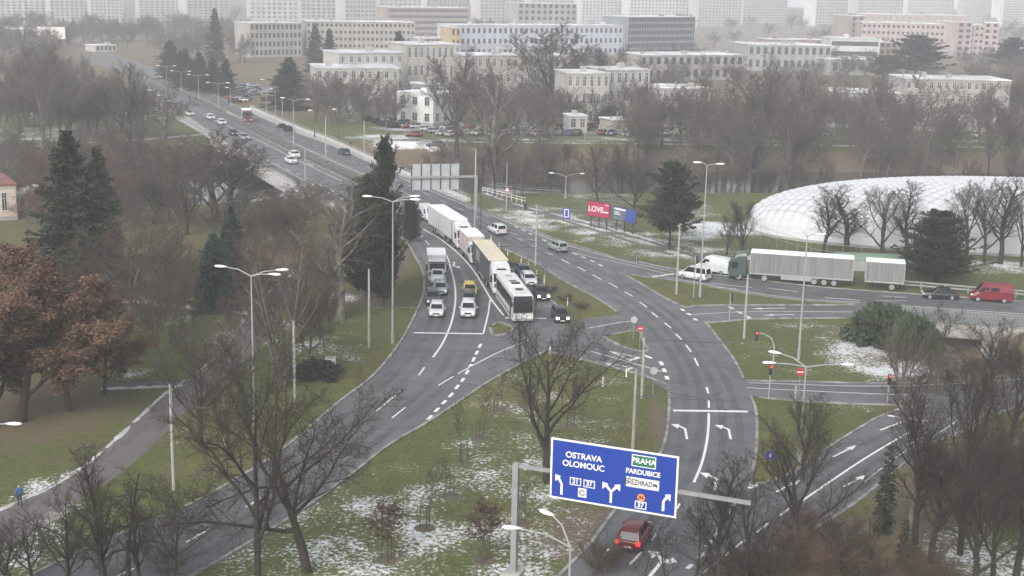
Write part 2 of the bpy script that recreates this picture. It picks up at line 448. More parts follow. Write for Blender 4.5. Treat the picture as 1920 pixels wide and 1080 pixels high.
def build_ground():
    xs = graded([(-2400, -400, 100), (-400, -150, 10), (-150, 150, 1.1), (150, 400, 10), (400, 2400, 100)])
    ys = graded([(-60, 60, 20), (60, 360, 1.1), (360, 560, 4), (560, 1300, 40), (1300, 5000, 150)])
    X, Y = np.meshgrid(xs, ys)
    Z = terrain_z(X, Y)
    nx, ny = len(xs), len(ys)
    v = np.stack([X.ravel(), Y.ravel(), Z.ravel()], 1)
    i = np.arange(nx * ny).reshape(ny, nx)
    f = np.stack([i[:-1, :-1].ravel(), i[:-1, 1:].ravel(), i[1:, 1:].ravel(), i[1:, :-1].ravel()], 1)
    me = bpy.data.meshes.new('ground')
    me.vertices.add(len(v)); me.vertices.foreach_set('co', v.ravel())
    me.loops.add(f.size); me.loops.foreach_set('vertex_index', f.ravel())
    me.polygons.add(len(f)); me.polygons.foreach_set('loop_start', np.arange(0, f.size, 4)); me.polygons.foreach_set('loop_total', np.full(len(f), 4))
    me.update(calc_edges=True)
    bank = np.clip(-Z / 1.0, 0, 1) * 0.8
    for nm, a in (('snow', blobs(SNOW, X, Y) * (Z > -1.5)), ('brown', np.maximum(blobs(BROWN, X, Y), bank)), ('paved', blobs(PAVED, X, Y))):
        far = np.clip((Y - 500) / 300, 0, 1)
        if nm == 'snow': a = np.maximum(a, 0.5 * far * (Y < 1300) + 0.95 * (Y > 1750))
        if nm == 'brown': a = np.maximum(a, 0.62 * np.clip((Y - 330) / 60, 0, 1) * (Y < 1700))
        at = me.attributes.new(nm, 'FLOAT', 'POINT'); at.data.foreach_set('value', a.ravel().astype(np.float32))
    me.materials.append(M_GROUND)
    for p in me.polygons: p.use_smooth = True
    return tag(inst('ground', me), kind='structure')
build_ground()

def water_material():
    t = NT('river_water')
    t.bump(t.noise(0.5, 4), 0.12, 0.3)
    return t.out(t.mix(t.noise(0.05, 3), (0.03, 0.032, 0.026), (0.05, 0.048, 0.04)), 0.12)
tag(MB().face([(-600, 150, WATER_Z), (600, 150, WATER_Z), (600, 420, WATER_Z), (-600, 420, WATER_Z)]).build('river', water_material()), kind='structure')

# ================================================================== ROADS
ROAD_Z = 0.03
def road(outline, mat_=M_ASPH, name='road'):
    global ROAD_Z
    ROAD_Z += 0.005
    o = MB().poly(outline, ROAD_Z).build(name, mat_)
    return tag(o, kind='structure')
S = lambda px, n=5: smooth([tuple(G(x, y)) for x, y in px], n)
# left carriageway: over the bridge, queue lanes, then down to the lower left
A_left = S([(150, 108), (230, 140), (300, 180), (345, 213), (400, 250), (493, 307), (582, 356), (680, 406), (752, 446), (781, 486), (793, 512), (795, 540), (789, 566), (772, 604), (745, 650), (700, 705), (633, 757), (527, 846), (433, 905), (350, 950), (267, 985), (150, 1035), (20, 1100), (-80, 1150)])
A_right = S([(165, 103), (250, 135), (330, 174), (400, 210), (493, 258), (564, 295), (640, 332), (720, 368), (830, 418), (905, 466), (950, 500), (995, 533), (1040, 570), (1072, 600), (1066, 618), (1062, 640), (1040, 656), (1023, 659), (975, 684), (913, 719), (807, 790), (730, 835), (638, 907), (547, 970), (453, 1027), (367, 1077), (250, 1135), (180, 1170)])
R1 = road(A_left + A_right[::-1])
B_left = S([(172, 101), (258, 132), (345, 170), (420, 205), (493, 245), (555, 270), (609, 295), (662, 319), (760, 363), (860, 412), (920, 455), (1003, 493), (1057, 527), (1107, 553), (1150, 580), (1180, 608), (1205, 640), (1238, 688), (1253, 727), (1253, 787), (1241, 845), (1200, 905), (1150, 962), (1107, 1020), (1040, 1090), (970, 1170)])
B_right = S([(190, 95), (290, 130), (400, 178), (470, 212), (549, 247), (613, 270), (680, 300), (770, 338), (840, 368), (970, 420), (1048, 451), (1100, 467), (1160, 490), (1204, 540), (1250, 562), (1290, 583), (1322, 605), (1350, 640), (1376, 675), (1393, 708), (1407, 743), (1418, 775), (1418, 843), (1407, 914), (1425, 950), (1380, 1020), (1330, 1080), (1270, 1150)])
R2 = road(B_left + B_right[::-1])
C_top = S([(1090, 464), (1178, 487), (1270, 506), (1400, 523), (1550, 540), (1700, 551), (1920, 566), (2100, 578)])
C_bot = S([(1180, 525), (1230, 555), (1290, 588), (1322, 605), (1413, 599), (1563, 597), (1660, 597), (1760, 602), (1920, 612), (2100, 624)])
R3 = road(C_top + C_bot[::-1])
E_top = S([(1380, 700), (1398, 714), (1500, 716), (1600, 719), (1700, 719), (1800, 712), (1920, 705), (2050, 700)])
E_bot = S([(1396, 735), (1409, 743), (1500, 753), (1600, 758), (1690, 763), (1640, 787), (1560, 836), (1480, 890), (1407, 918), (1340, 985), (1270, 1060), (1220, 1120)])
F_bot = S([(1300, 1150), (1385, 1078), (1440, 1040), (1540, 985), (1600, 947), (1643, 913), (1697, 868), (1740, 838), (1827, 800), (1900, 765), (2050, 720)])
R4 = road(E_top + F_bot[::-1] + E_bot[::-1])
Gx = S([(1040, 655), (1085, 600), (1157, 590), (1190, 605), (1215, 640), (1260, 740), (1200, 702), (1130, 684), (1072, 668)], 1)
R5 = road(Gx)

# grass islands laid on the asphalt, each with its kerb
def island(px, label, z=0.14, n=5, closed=True):
    w = smooth([tuple(G(x, y)) for x, y in px + px[:1]], n)[:-1]
    o = MB().poly(w, z).build('grass_island', M_GROUND)
    tag(o, kind='structure')
    mb = MB(); wallstrip(mb, w + w[:2], 0.3, 0.0, z + 0.03)
    mb.build('kerb', M_KERB, o)
    return o
island([(1168, 514), (1205, 520), (1287, 531), (1413, 554), (1513, 566), (1600, 571), (1560, 573), (1413, 573), (1310, 574), (1285, 577), (1240, 556), (1200, 532)], 'D')
island([(1130, 633), (1195, 622), (1205, 640), (1213, 660), (1170, 652)], 's', n=4)
island([(919, 616), (933, 606), (955, 613), (961, 620), (942, 629), (924, 629)], 't', n=4)

def kerb(pts, w=0.28, h=0.14, name='kerb', m=None):
    mb = MB(); wallstrip(mb, pts, w, -0.05, h)
    return tag(mb.build(name, m or M_KERB), kind='structure')
def part(pts, y0, y1, side=None):
    """the stretch of an edge line between two photograph rows"""
    return [p for p in pts if y0 <= proj(p)[1] <= y1]
kerb(part(A_left, 300, 1200)); kerb([p for p in A_right if proj(p)[1] < 601]); kerb([p for p in A_right if proj(p)[1] > 655 and proj(p)[0] < 1035])
kerb(part(B_left, 100, 586)); kerb(part(B_left, 725, 1200)); kerb(part(B_right, 100, 488)); kerb(part(B_right, 604, 708)); kerb(part(B_right, 743, 914))
kerb([p for p in C_top if proj(p)[0] > 1180]); kerb([p for p in C_bot if 1322 < proj(p)[0] < 1600]); kerb([p for p in E_top if proj(p)[0] > 1396])
kerb([p for p in E_bot[6:] if proj(p)[1] < 917]); kerb(F_bot)
kerb(S([(1028, 661), (1072, 669), (1130, 685), (1200, 703), (1250, 722)]))
# paved gutter strips beside the kerbs
M_GUTTER = mat('gutter_setts', (0.1, 0.095, 0.09), 0.9, scale=1.3, col2=(0.36, 0.35, 0.34), detail=6)
for src, y0, y1, d in ((A_left, 480, 760, -0.75), (B_left, 730, 960, -0.6), (B_left, 300, 560, 0.5)):
    st = part(src, y0, y1); mb = MB(); ribbon(mb, offs(st, 0.75 if src is A_left else 0.6), 0.9, 0.02)
    tag(mb.build('gutter', M_GUTTER), kind='structure')

# ------------------------------------------------------------------ painted markings
PZ = 0.075
def line(roadob, px, w=0.14, dash=None, name='lane_line', n=5):
    pts = S(px, n) if len(px) > 2 else [G(*p) for p in px]
    mb = MB()
    if dash is None: ribbon(mb, pts, w, PZ)
    else:
        on, off = dash
        fine = along(pts, 0.5)
        k = 0
        while k < len(fine):
            seg = [p for p, _ in fine[k:k + int(on / 0.5) + 1]]
            if len(seg) > 1: ribbon(mb, seg, w, PZ)
            k += int((on + off) / 0.5)
    o = mb.build(name, M_PAINT, roadob)
    return o
def dashes(roadob, segs, w=0.16, name='lane_dash'):
    me = None
    for a, b in segs: line(roadob, [a, b], w, name=name)
line(R1, [(789, 428), (827, 450), (860, 477), (884, 503), (902, 530), (920, 561), (944, 592)], 0.22)
line(R1, [(919, 563), (915, 590), (906, 627)], 0.18)
line(R1, [(843, 496), (850, 522), (854, 548), (853, 573), (848, 600), (840, 623), (828, 648), (812, 671)], 0.22)
dashes(R1, [((796, 690), (785, 705)), ((742, 742), (706, 772)), ((640, 834), (612, 855)), ((590, 872), (560, 893)), ((495, 933), (461, 952)), ((392, 994), (350, 1018)), ((262, 1062), (220, 1082))], 0.18)
dashes(R1, [((773, 424), (781, 433)), ((786, 438), (793, 446)), ((797, 451), (805, 460)), ((838, 480), (843, 494))], 0.16)
line(R1, [(776, 625), (905, 627)], 0.45, name='stop_line')
line(R1, [(947, 597), (1024, 598)], 0.45, name='stop_line')
line(R1, [(991, 639), (930, 664), (858, 702)], 0.16); line(R1, [(850, 707), (822, 724)], 0.16); line(R1, [(760, 765), (735, 785)], 0.16)
dashes(R1, [((902, 646), (898, 653)), ((896, 659), (892, 666)), ((890, 671), (886, 679)), ((884, 684), (880, 690)), ((878, 695), (874, 703)), ((870, 710), (865, 717)), ((860, 723), (854, 731)), ((849, 738), (842, 746)), ((836, 752), (829, 759)), ((823, 766), (815, 774)), ((810, 780), (802, 788))], 0.32)
line(R1, [(345, 218), (440, 268), (520, 308), (620, 357), (700, 396), (773, 424)], 0.16, (3, 4.5))
line(R1, [(380, 215), (493, 268), (564, 304), (640, 340)], 0.16)
line(R1, [(500, 300), (585, 346), (680, 394), (750, 432)], 0.14)
# right carriageway
dashes(R2, [((1024, 474), (1038, 479)), ((1052, 487), (1068, 495)), ((1082, 501), (1098, 509)), ((1111, 516), (1128, 525)), ((1141, 531), (1158, 540)), ((1171, 548), (1187, 557)), ((1199, 567), (1213, 577)),
            ((1222, 587), (1234, 596)), ((1246, 606), (1258, 616)), ((1267, 627), (1278, 638)), ((1286, 648), (1296, 661)), ((1302, 672), (1309, 687)), ((1325, 727), (1328, 739)), ((1329, 752), (1329, 766))], 0.2)
dashes(R2, [((996, 461), (1004, 464)), ((969, 448), (981, 452)), ((988, 448), (1003, 452)), ((955, 436), (970, 441)), ((925, 432), (938, 437)), ((890, 405), (902, 410)), ((872, 388), (884, 393)), ((905, 402), (917, 407))], 0.14)
dashes(R2, [((1074, 475), (1082, 478)), ((1090, 482), (1098, 485)), ((1107, 489), (1115, 492)), ((1122, 496), (1130, 500)), ((1017, 450), (1024, 453)), ((991, 438), (998, 441)), ((978, 431), (985, 434)), ((965, 425), (971, 428))], 0.3)
line(R2, [(700, 310), (770, 342), (840, 372), (970, 424), (1048, 455), (1100, 471), (1178, 492), (1262, 510)], 0.16)
line(R2, [(1072, 474), (1125, 486), (1178, 497), (1249, 514)], 0.14)
line(R2, [(440, 215), (560, 262), (680, 310), (760, 346), (870, 396)], 0.14, (3, 6))
line(R2, [(1262, 771), (1402, 773)], 0.5, name='stop_line')
line(R2, [(1329, 776), (1328, 805), (1324, 836), (1315, 872), (1301, 906)], 0.22)
dashes(R2, [((1277, 580), (1283, 584)), ((1288, 588), (1295, 592)), ((1301, 598), (1307, 602)), ((1238, 679), (1242, 686)), ((1244, 692), (1247, 699)), ((1249, 706), (1252, 713)), ((1205, 666), (1222, 673))], 0.42)
dashes(R2, [((1380, 940), (1375, 950)), ((1372, 957), (1366, 967)), ((1361, 977), (1354, 989)), ((1349, 996), (1340, 1008)), ((1334, 1015), (1324, 1027)), ((1318, 1038), (1310, 1048)), ((1298, 1060), (1288, 1068))], 0.32)
dashes(R2, [((1262, 968), (1275, 945)), ((1232, 1000), (1222, 1015)), ((1203, 1036), (1181, 1060)), ((1142, 1030), (1130, 1045))], 0.18)
# right-hand road
line(R3, [(1223, 520), (1264, 514)], 0.5, name='stop_line')
line(R3, [(1215, 515), (1287, 527), (1413, 550), (1513, 562), (1612, 568)], 0.16)
line(R3, [(1332, 532), (1410, 540)], 0.18); line(R3, [(1335, 539), (1382, 543)], 0.18); line(R3, [(1440, 541), (1495, 548)], 0.18); line(R3, [(1547, 559), (1612, 564)], 0.2)
line(R3, [(1655, 556), (1700, 559)], 0.18); line(R3, [(1690, 574), (1760, 579), (1920, 590)], 0.2); line(R3, [(1640, 565), (1700, 565)], 0.15)
line(R3, [(1297, 591), (1413, 585), (1600, 586)], 0.16)
dashes(R3, [((1366, 576), (1375, 580)), ((1382, 585), (1391, 589)), ((1398, 593), (1407, 598))], 0.45)
line(R4, [(1400, 728), (1453, 731), (1600, 738), (1707, 742)], 0.16); line(R4, [(1404, 719), (1500, 722), (1600, 725), (1740, 723), (1920, 712)], 0.14)
line(R4, [(1663, 780), (1741, 791)], 0.45, name='stop_line')
line(R4, [(1739, 792), (1690, 820), (1620, 862), (1560, 902), (1503, 941)], 0.2); line(R4, [(1487, 950), (1462, 968)], 0.16); line(R4, [(1440, 983), (1418, 1000)], 0.16); line(R4, [(1395, 1015), (1318, 1076)], 0.18)
line(R4, [(1795, 790), (1740, 826), (1690, 852), (1620, 905)], 0.12)
line(R4, [(1404, 917), (1425, 907)], 0.4)
line(R5, [(1109, 660), (1242, 698)], 0.16); line(R5, [(1105, 616), (1160, 606), (1185, 603)], 0.16)
for tri in ([(1141, 659), (1203, 672), (1182, 678)], [(1124, 679), (1189, 691), (1173, 697)]):
    a, b, c = gpts(tri)
    mb = MB(); z = PZ + 0.004
    cen = (a + b + c) / 3
    i = [p.lerp(cen, 0.32) for p in (a, b, c)]
    for k in range(3):
        j = (k + 1) % 3
        mb.face([(p.x, p.y, z) for p in ((a, b, c)[k], (a, b, c)[j], i[j], i[k])])
    mb.build('give_way_triangle', M_PAINT, R5)
def arrow(roadob, tail, head, kind='S', w=0.2, side=1, name='lane_arrow'):
    """painted lane arrow from tail pixel to head pixel; kind S straight, T turning, Y forked"""
    a, b = G(*tail), G(*head)
    d = (b - a); L = d.length; d.normalize(); q = Vector((-d.y, d.x, 0)) * side
    mb = MB(); z = PZ + 0.004
    P = lambda s, t: tuple((a + d * (s * L) + q * t).to_2d()) + (z,)
    def head_at(c, dr, s):
        e = Vector((-dr.y, dr.x, 0))
        mb.face([tuple(p.to_2d()) + (z,) for p in (c - e * s * 0.5, c + dr * s * 1.1, c + e * s * 0.5)])
    if kind == 'S':
        mb.face([P(0, -w / 2), P(0, w / 2), P(.68, w / 2), P(.68, -w / 2)]); mb.face([P(.66, -w * 1.7), P(.66, w * 1.7), P(1, 0)])
    else:
        mb.face([P(0, -w / 2), P(0, w / 2), P(.66, w / 2), P(.72, -w / 2)])
        mb.face([P(.66, w / 2), P(.83, w * 2.6), P(.93, w * 2.4), P(.72, -w / 2)])
        mb.face([P(.68, w * 3.0), P(.98, w * 5.6), P(1.0, w * 2.0)])
        if kind == 'Y': mb.face([P(.6, -w / 2), P(.78, -w * .4), P(.78, -w * 2.2), P(.68, -w * 2.4)]); mb.face([P(.6, -w * 1.8), P(.9, -w * 1.8), P(.75, -w * 4)])
    mb.build(name, M_PAINT, roadob)
arrow(R2, (1288, 825), (1283, 797), 'T', 0.22); arrow(R2, (1370, 825), (1365, 799), 'T', 0.22); arrow(R2, (1340, 922), (1345, 890), 'T', 0.26)
arrow(R2, (1218, 1083), (1252, 1040), 'Y', 0.26)
arrow(R3, (1473, 579), (1407, 580), 'S', 0.22); arrow(R3, (1490, 591), (1430, 592), 'S', 0.22)
arrow(R4, (1650, 808), (1703, 788), 'S', 0.2); arrow(R4, (1562, 858), (1606, 836), 'S', 0.2); arrow(R4, (1455, 924), (1500, 902), 'S', 0.2)
arrow(R4, (1693, 838), (1740, 820), 'S', 0.2); arrow(R4, (1582, 914), (1624, 892), 'S', 0.2)
arrow(R1, (852, 492), (850, 503), 'T', 0.2); arrow(R1, (700, 372), (660, 352), 'S', 0.2); arrow(R1, (575, 306), (588, 312), 'S', 0.2)

# tyre-darkened wheel tracks and tar repair patches
def worn_material(name, col, amount):
    t = NT(name)
    tr = t.n.new('ShaderNodeBsdfTransparent'); mx = t.n.new('ShaderNodeMixShader')
    k = t.math('MULTIPLY', t.ramp(t.noise(0.12, 6, 0.6), 0.3, 0.75), amount)
    t.b.inputs['Base Color'].default_value = (*col, 1); t.b.inputs['Roughness'].default_value = 0.45
    t.l.new(k, mx.inputs[0]); t.l.new(tr.outputs[0], mx.inputs[1]); t.l.new(t.b.outputs[0], mx.inputs[2])
    t.l.new(mx.outputs[0], t.n['Material Output'].inputs['Surface'])
    return t.m
M_TRACK = worn_material('tyre_track', (0.06, 0.06, 0.062), 0.34)
M_SALT = worn_material('salt_streak', (0.24, 0.24, 0.235), 0.45)
def track(roadob, px, lanes=((0, .75),), m=None, z=.062, w=.75):
    pts = S(px)
    for c, half in lanes:
        for s_ in (-1, 1):
            mb = MB(); ribbon(mb, offs(pts, c + s_ * half), w, z); mb.build('tyre_track', m or M_TRACK, roadob)
track(R1, [(808, 520), (822, 560), (820, 600), (800, 645), (760, 700), (690, 760), (590, 835), (480, 905), (380, 960), (240, 1030)])
track(R1, [(862, 500), (880, 540), (882, 580), (874, 630), (845, 690), (790, 750), (700, 820), (600, 895), (500, 960), (400, 1015), (280, 1075)])
track(R1, [(350, 225), (470, 285), (560, 335), (680, 393), (770, 445), (806, 500)]); track(R1, [(380, 222), (500, 275), (620, 338), (740, 392), (830, 440), (900, 500), (950, 570)])
track(R2, [(420, 200), (560, 262), (700, 325), (860, 400), (980, 462), (1090, 520), (1180, 572), (1240, 625), (1285, 690), (1300, 750), (1295, 820), (1270, 900), (1200, 985), (1130, 1060)], m=M_TRACK)
track(R2, [(540, 248), (700, 314), (860, 382), (980, 438), (1080, 492), (1180, 545), (1260, 600), (1320, 670), (1358, 740), (1372, 820), (1350, 910), (1290, 990), (1210, 1075)])
track(R3, [(1270, 518), (1400, 535), (1550, 553), (1700, 565), (1900, 580)]); track(R3, [(1330, 585), (1450, 578), (1600, 578)]); track(R4, [(1405, 724), (1550, 731), (1700, 733), (1850, 725)])
track(R4, [(1700, 805), (1620, 845), (1520, 905), (1430, 965), (1340, 1045)]); track(R4, [(1740, 815), (1660, 870), (1570, 930), (1480, 985), (1380, 1055)])
track(R2, [(1253, 760), (1246, 850), (1190, 930), (1120, 1020)], ((-.6, 0),), M_SALT, .066, .9); track(R1, [(780, 600), (740, 665), (640, 765), (530, 855), (400, 935)], ((.9, 0),), M_SALT, .066, .9)
for q in ([(1300, 835), (1345, 835), (1343, 850), (1297, 850)], [(700, 740), (740, 712), (760, 722), (718, 752)], [(1215, 590), (1240, 606), (1225, 612), (1203, 598)], [(560, 868), (600, 838), (622, 850), (580, 882)], [(1095, 535), (1120, 548), (1105, 553), (1082, 540)]):
    MB().poly(gpts(q), .058).build('repair_patch', M_ASPH2, R2)

# ------------------------------------------------------------------ footpaths
def path(px, w, name='path', m=None, z=0.02, snow=None):
    pts = S(px); mb = MB(); ribbon(mb, pts, w, z)
    o = tag(mb.build(name, m or M_PATH), kind='structure')
    if snow:
        rnd = random.Random(len(px)); sb = MB()
        fine = [q for q, _ in along(pts, .45)]
        for s, w0 in snow:
            wd, gap, prev = .5, 0, None
            L0 = offs(fine, s + w0 / 2); L1 = offs(fine, s - w0 / 2)
            for i in range(len(fine)):
                wd = min(1.0, max(.0, wd + (.42 - wd) * .15 + rnd.gauss(0, .13)))
                c = .5 + rnd.gauss(0, .06); hw = wd * .55
                p0, p1 = L0[i].lerp(L1[i], c - hw), L0[i].lerp(L1[i], c + hw)
                cur = ((p0.x, p0.y, z + .006), (p1.x, p1.y, z + .006)) if wd > .2 else None
                if prev and cur: sb.face([prev[0], prev[1], cur[1], cur[0]])
                prev = cur
        sb.build('snow_edge', M_SNOW, o)
    return o
path([(-40, 1015), (30, 965), (120, 925), (190, 880), (240, 838), (290, 790), (340, 742), (400, 700), (450, 655), (478, 610), (500, 575), (540, 540), (590, 500)], 3.9, snow=[(1.7, 0.6)], z=0.025)
path([(-40, 1045), (40, 1000), (130, 950)], 1.4, m=M_KERB, z=0.035)
path([(190, 726), (250, 724), (310, 722), (345, 720)], 2.6, z=0.03, snow=[(-0.6, 1.2)])
path([(150, 560), (250, 566), (330, 574), (420, 582), (480, 592)], 3.2, z=0.032, snow=[(0, 2.4)])
path([(905, 362), (960, 382), (1030, 400), (1110, 420), (1200, 445), (1290, 474), (1330, 490)], 2.2, z=0.02, snow=[(0.3, 1.5)])
path([(930, 378), (1010, 398), (1090, 424), (1180, 452), (1260, 478)], 1.0, z=0.026, m=M_PATH)
path([(1000, 402), (1060, 395), (1120, 396), (1180, 400)], 2.2, z=0.03)
path([(690, 262), (760, 262), (840, 266), (1000, 268), (1200, 270), (1500, 273), (1920, 277)], 3.0, z=0.05, snow=[(0.2, 2.6)], m=M_PATH)
path([(0, 277), (110, 273), (190, 266), (290, 260), (385, 252)], 2.5, z=0.05, m=M_CONC, snow=[(0, 1.5)])
path([(0, 250), (120, 246), (240, 240), (330, 228)], 3, z=0.05)

# ================================================================== BRIDGE
M_PARAPET = mat('bridge_rail', (.36, .37, .37), .6, .2, scale=1)
bridge = tag(empty('river_bridge', G(560, 320)), 'grey road bridge with railings crossing the river', 'bridge')
def pb(mb, name, m):                               # bridge parts are built in world space
    o = mb.build(name, m, bridge); o.matrix_parent_inverse = Matrix.Translation(-bridge.location); return o
lo = offs(part(A_left, 215, 412), -2.6) if False else None
Lw = S([(330, 222), (385, 254), (478, 312), (566, 360), (668, 414)]); Rw = S([(470, 203), (556, 240), (620, 264), (686, 294), (776, 333), (880, 377)])
mb = MB(); mb.poly(Lw + Rw[::-1], .012); pb(mb, 'deck', M_CONC)
for e in (Lw, Rw):
    mb = MB(); wallstrip(mb, e, .5, -1.7, .55); pb(mb, 'girder', mat('pale_concrete', (.42, .41, .4), .9, scale=.8))
    for h in (1.05, .62):
        mb = MB(); wallstrip(mb, e, .07, h, h + .07); pb(mb, 'handrail', M_PARAPET)
    pm = MB().box(-.04, .04, -.04, .04, .15, 1.1).mesh('rail_post', M_PARAPET)
    for q, d in along(e, 2.0):
        o = inst('rail_post', pm, bridge, q); o.matrix_parent_inverse = Matrix.Translation(-bridge.location)
for k in (.36, .64):
    a, b = Lw[int(len(Lw) * k)], Rw[int(len(Rw) * k)]
    mb = MB(); wallstrip(mb, [a + (b - a) * .04, b + (a - b) * .04], 1.6, -7, -1.2); pb(mb, 'pier', M_CONC)
# median barriers between the carriageways
med = S([(330, 172), (400, 208), (493, 252), (580, 295), (660, 332), (740, 368), (800, 395)])
M_RAILD = mat('weathered_barrier', (.12, .12, .115), .8, .1, scale=1)
for nm, d, lab in (('crash_barrier', 1.1, 'dark crash barrier on the left side of the bridge median'), ('crash_barrier', -1.1, 'dark crash barrier on the right side of the bridge median')):
    t = tag(empty(nm, offs(med, d)[0]), lab, 'barrier')
    mb = MB(); wallstrip(mb, offs(med, d), .09, .45, .8)
    o = mb.build('rail', M_RAILD, t); o.matrix_parent_inverse = Matrix.Translation(-t.location)
    pm = MB().box(-.05, .05, -.05, .05, 0, .7).mesh('post', M_RAILD)
    for q, _ in along(offs(med, d), 4.0):
        o = inst('post', pm, t, q); o.matrix_parent_inverse = Matrix.Translation(-t.location)
mb = MB(); ribbon(mb, med, 3.4, .02); tag(mb.build('median_strip', mat('median_soil', (.07, .065, .055), .95, scale=1, col2=(.13, .12, .1))), kind='structure')
def railing(px, h, label, m=None, step=2.0, bars=2, z=0.0, cat='railing', name='railing', r=.035, pts=None):
    pts = pts or [G(x, y, z) for x, y in px]
    t = tag(empty(name, pts[0]), label, cat)
    for k in range(bars):
        zz = h * (1 - k * .45)
        mb = MB(); wallstrip(mb, pts, r * 2, zz - r, zz + r)
        mb.build('rail', m or M_GALV, t).matrix_parent_inverse = Matrix.Translation(-t.location)
    pm = MB().box(-r, r, -r, r, -.05, h).mesh('post', m or M_GALV)
    for q, _ in along(pts, step): inst('post', pm, t, q).matrix_parent_inverse = Matrix.Translation(-t.location)
    return t
# ramps down to the river on both sides of the bridge
def ramp(px, w, z0, z1, label, cols):
    pts = [G(x, y, z0 + (z1 - z0) * i / (len(px) - 1)) for i, (x, y) in enumerate(px)]
    t = tag(empty('footbridge', pts[0]), label, 'footbridge')
    inv = Matrix.Translation(-t.location)
    mb = MB(); wallstrip(mb, pts, w, -.35, 0); mb.build('deck', M_CONC, t).matrix_parent_inverse = inv
    mb = MB(); ribbon(mb, pts, w * .6, 0); 
    for i in range(len(pts) - 1):
        a, b = offs(pts, w * .4), offs(pts, -w * .4)
    for s in (1, -1):
        e = offs(pts, s * (w / 2 - .1))
        for h in (1.0, .55):
            mb = MB(); wallstrip(mb, e, .06, h, h + .06); mb.build('handrail', M_GALV, t).matrix_parent_inverse = inv
        pm = MB().box(-.03, .03, -.03, .03, 0, 1.0).mesh('rail_post', M_GALV)
        for q, _ in along(e, 1.8): inst('rail_post', pm, t, q).matrix_parent_inverse = inv
    for k in range(1, cols + 1):
        q = pts[min(len(pts) - 1, k * len(pts) // (cols + 1))]
        MB().box(q.x - .25, q.x + .25, q.y - .25, q.y + .25, -5, q.z - .3).build('column', M_CONC, t).matrix_parent_inverse = inv
ramp([(584, 352), (560, 357), (530, 364), (500, 371), (470, 379)], 2.6, -.2, -1.2, 'concrete foot ramp with railings left of the bridge end', 2)
ramp([(905, 352), (950, 357), (1000, 362), (1060, 367)], 2.4, -.1, -.9, 'concrete foot ramp with railings right of the bridge end', 2)
railing([(905, 362), (940, 371), (985, 383)], 1.1, 'white railing beside the footpath right of the grey sign back', M_WHITE, 1.6)
railing([(1030, 398), (1110, 417), (1200, 441), (1290, 468), (1330, 482)], .9, 'low rusty railing along the footpath below the billboards', mat('rust_rail', (.16, .1, .085), .8), 2.5, 1)
railing([(1640, 536), (1720, 542), (1820, 551), (1920, 559)], .95, 'steel guard rail behind the grey trailer', M_GALV, 3.0, 2, name='guard_rail', r=.09)
# underpass wall and slatted railing on the right
t = tag(empty('underpass_bridge', G(1800, 606)), 'concrete underpass wall with ribbed grey railing at right', 'underpass')
inv = Matrix.Translation(-t.location)
e = [G(1690, 602), G(1760, 607), G(1905, 618), G(2000, 625)]
mb = MB(); wallstrip(mb, e, .5, -.5, .12); mb.build('edge_beam', M_CONC, t).matrix_parent_inverse = inv
mb = MB(); wallstrip(mb, [e[0], e[0] + (e[2] - e[0]) * .22], .6, -4.2, -.5); mb.build('abutment', M_CONC, t).matrix_parent_inverse = inv
mb = MB(); wallstrip(mb, [e[0] + (e[2] - e[0]) * .72, e[3]], .6, -4.2, -.5); mb.build('abutment', M_CONC, t).matrix_parent_inverse = inv
mb = MB(); wallstrip(mb, [e[0] + (e[2] - e[0]) * .22, e[0] + (e[2] - e[0]) * .72], .6, -1.5, -.5); mb.build('lintel', M_CONC, t).matrix_parent_inverse = inv
pm = MB().box(-.025, .025, -.02, .02, .12, 1.75).mesh('railing_slat', M_GREYP)
for q, d in along(e, .16): inst('railing_slat', pm, t, q, math.atan2(d.y, d.x)).matrix_parent_inverse = inv
for h in (.3, 1.72):
    mb = MB(); wallstrip(mb, e, .06, h, h + .06); mb.build('rail', M_GREYP, t).matrix_parent_inverse = inv
mb = MB(); wallstrip(mb, [G(1840, 655, -3), G(1895, 682, -1.2)], .3, -1, .4); tag(mb.build('retaining_wall', M_CONC), 'low sloping concrete wall beside the sunken path', 'wall')

# ================================================================== BUILDINGS
def wallm(name, c, c2=None): return mat('render_' + name, tuple(x * .8 for x in c), .9, scale=.35, col2=c2 or tuple(min(1, x * 1.1) for x in c), detail=8, stretch=(1, 1, .3))
W_BEIGE, W_CREAM, W_WHITE = wallm('beige', (.3, .285, .26)), wallm('cream', (.36, .345, .315)), wallm('white', (.5, .5, .49))
W_GREY, W_PINK, W_BRICK, W_TEAL = wallm('grey', (.28, .28, .28)), wallm('pink', (.36, .3, .285)), wallm('brick', (.25, .165, .135)), wallm('teal', (.17, .19, .2))
W_PANEL, W_BROWN, W_BLUEW, W_ORANGE = wallm('panel', (.4, .395, .385)), wallm('brown', (.27, .23, .2)), wallm('cool', (.42, .455, .5)), wallm('ochre', (.4, .3, .17))
M_FRAME = mat('window_frame', (.5, .5, .49), .6, var=.05)
M_ROOFS = mat('felt_roof', (.3, .3, .3), .9, scale=.12, col2=(.72, .73, .76), detail=6)
WIN = {}
M_FARGLASS = mat('sky_reflecting_glass', (.13, .135, .145), .3, var=.5, scale=.12)  # tower windows: sky reflection painted in as a pale base colour
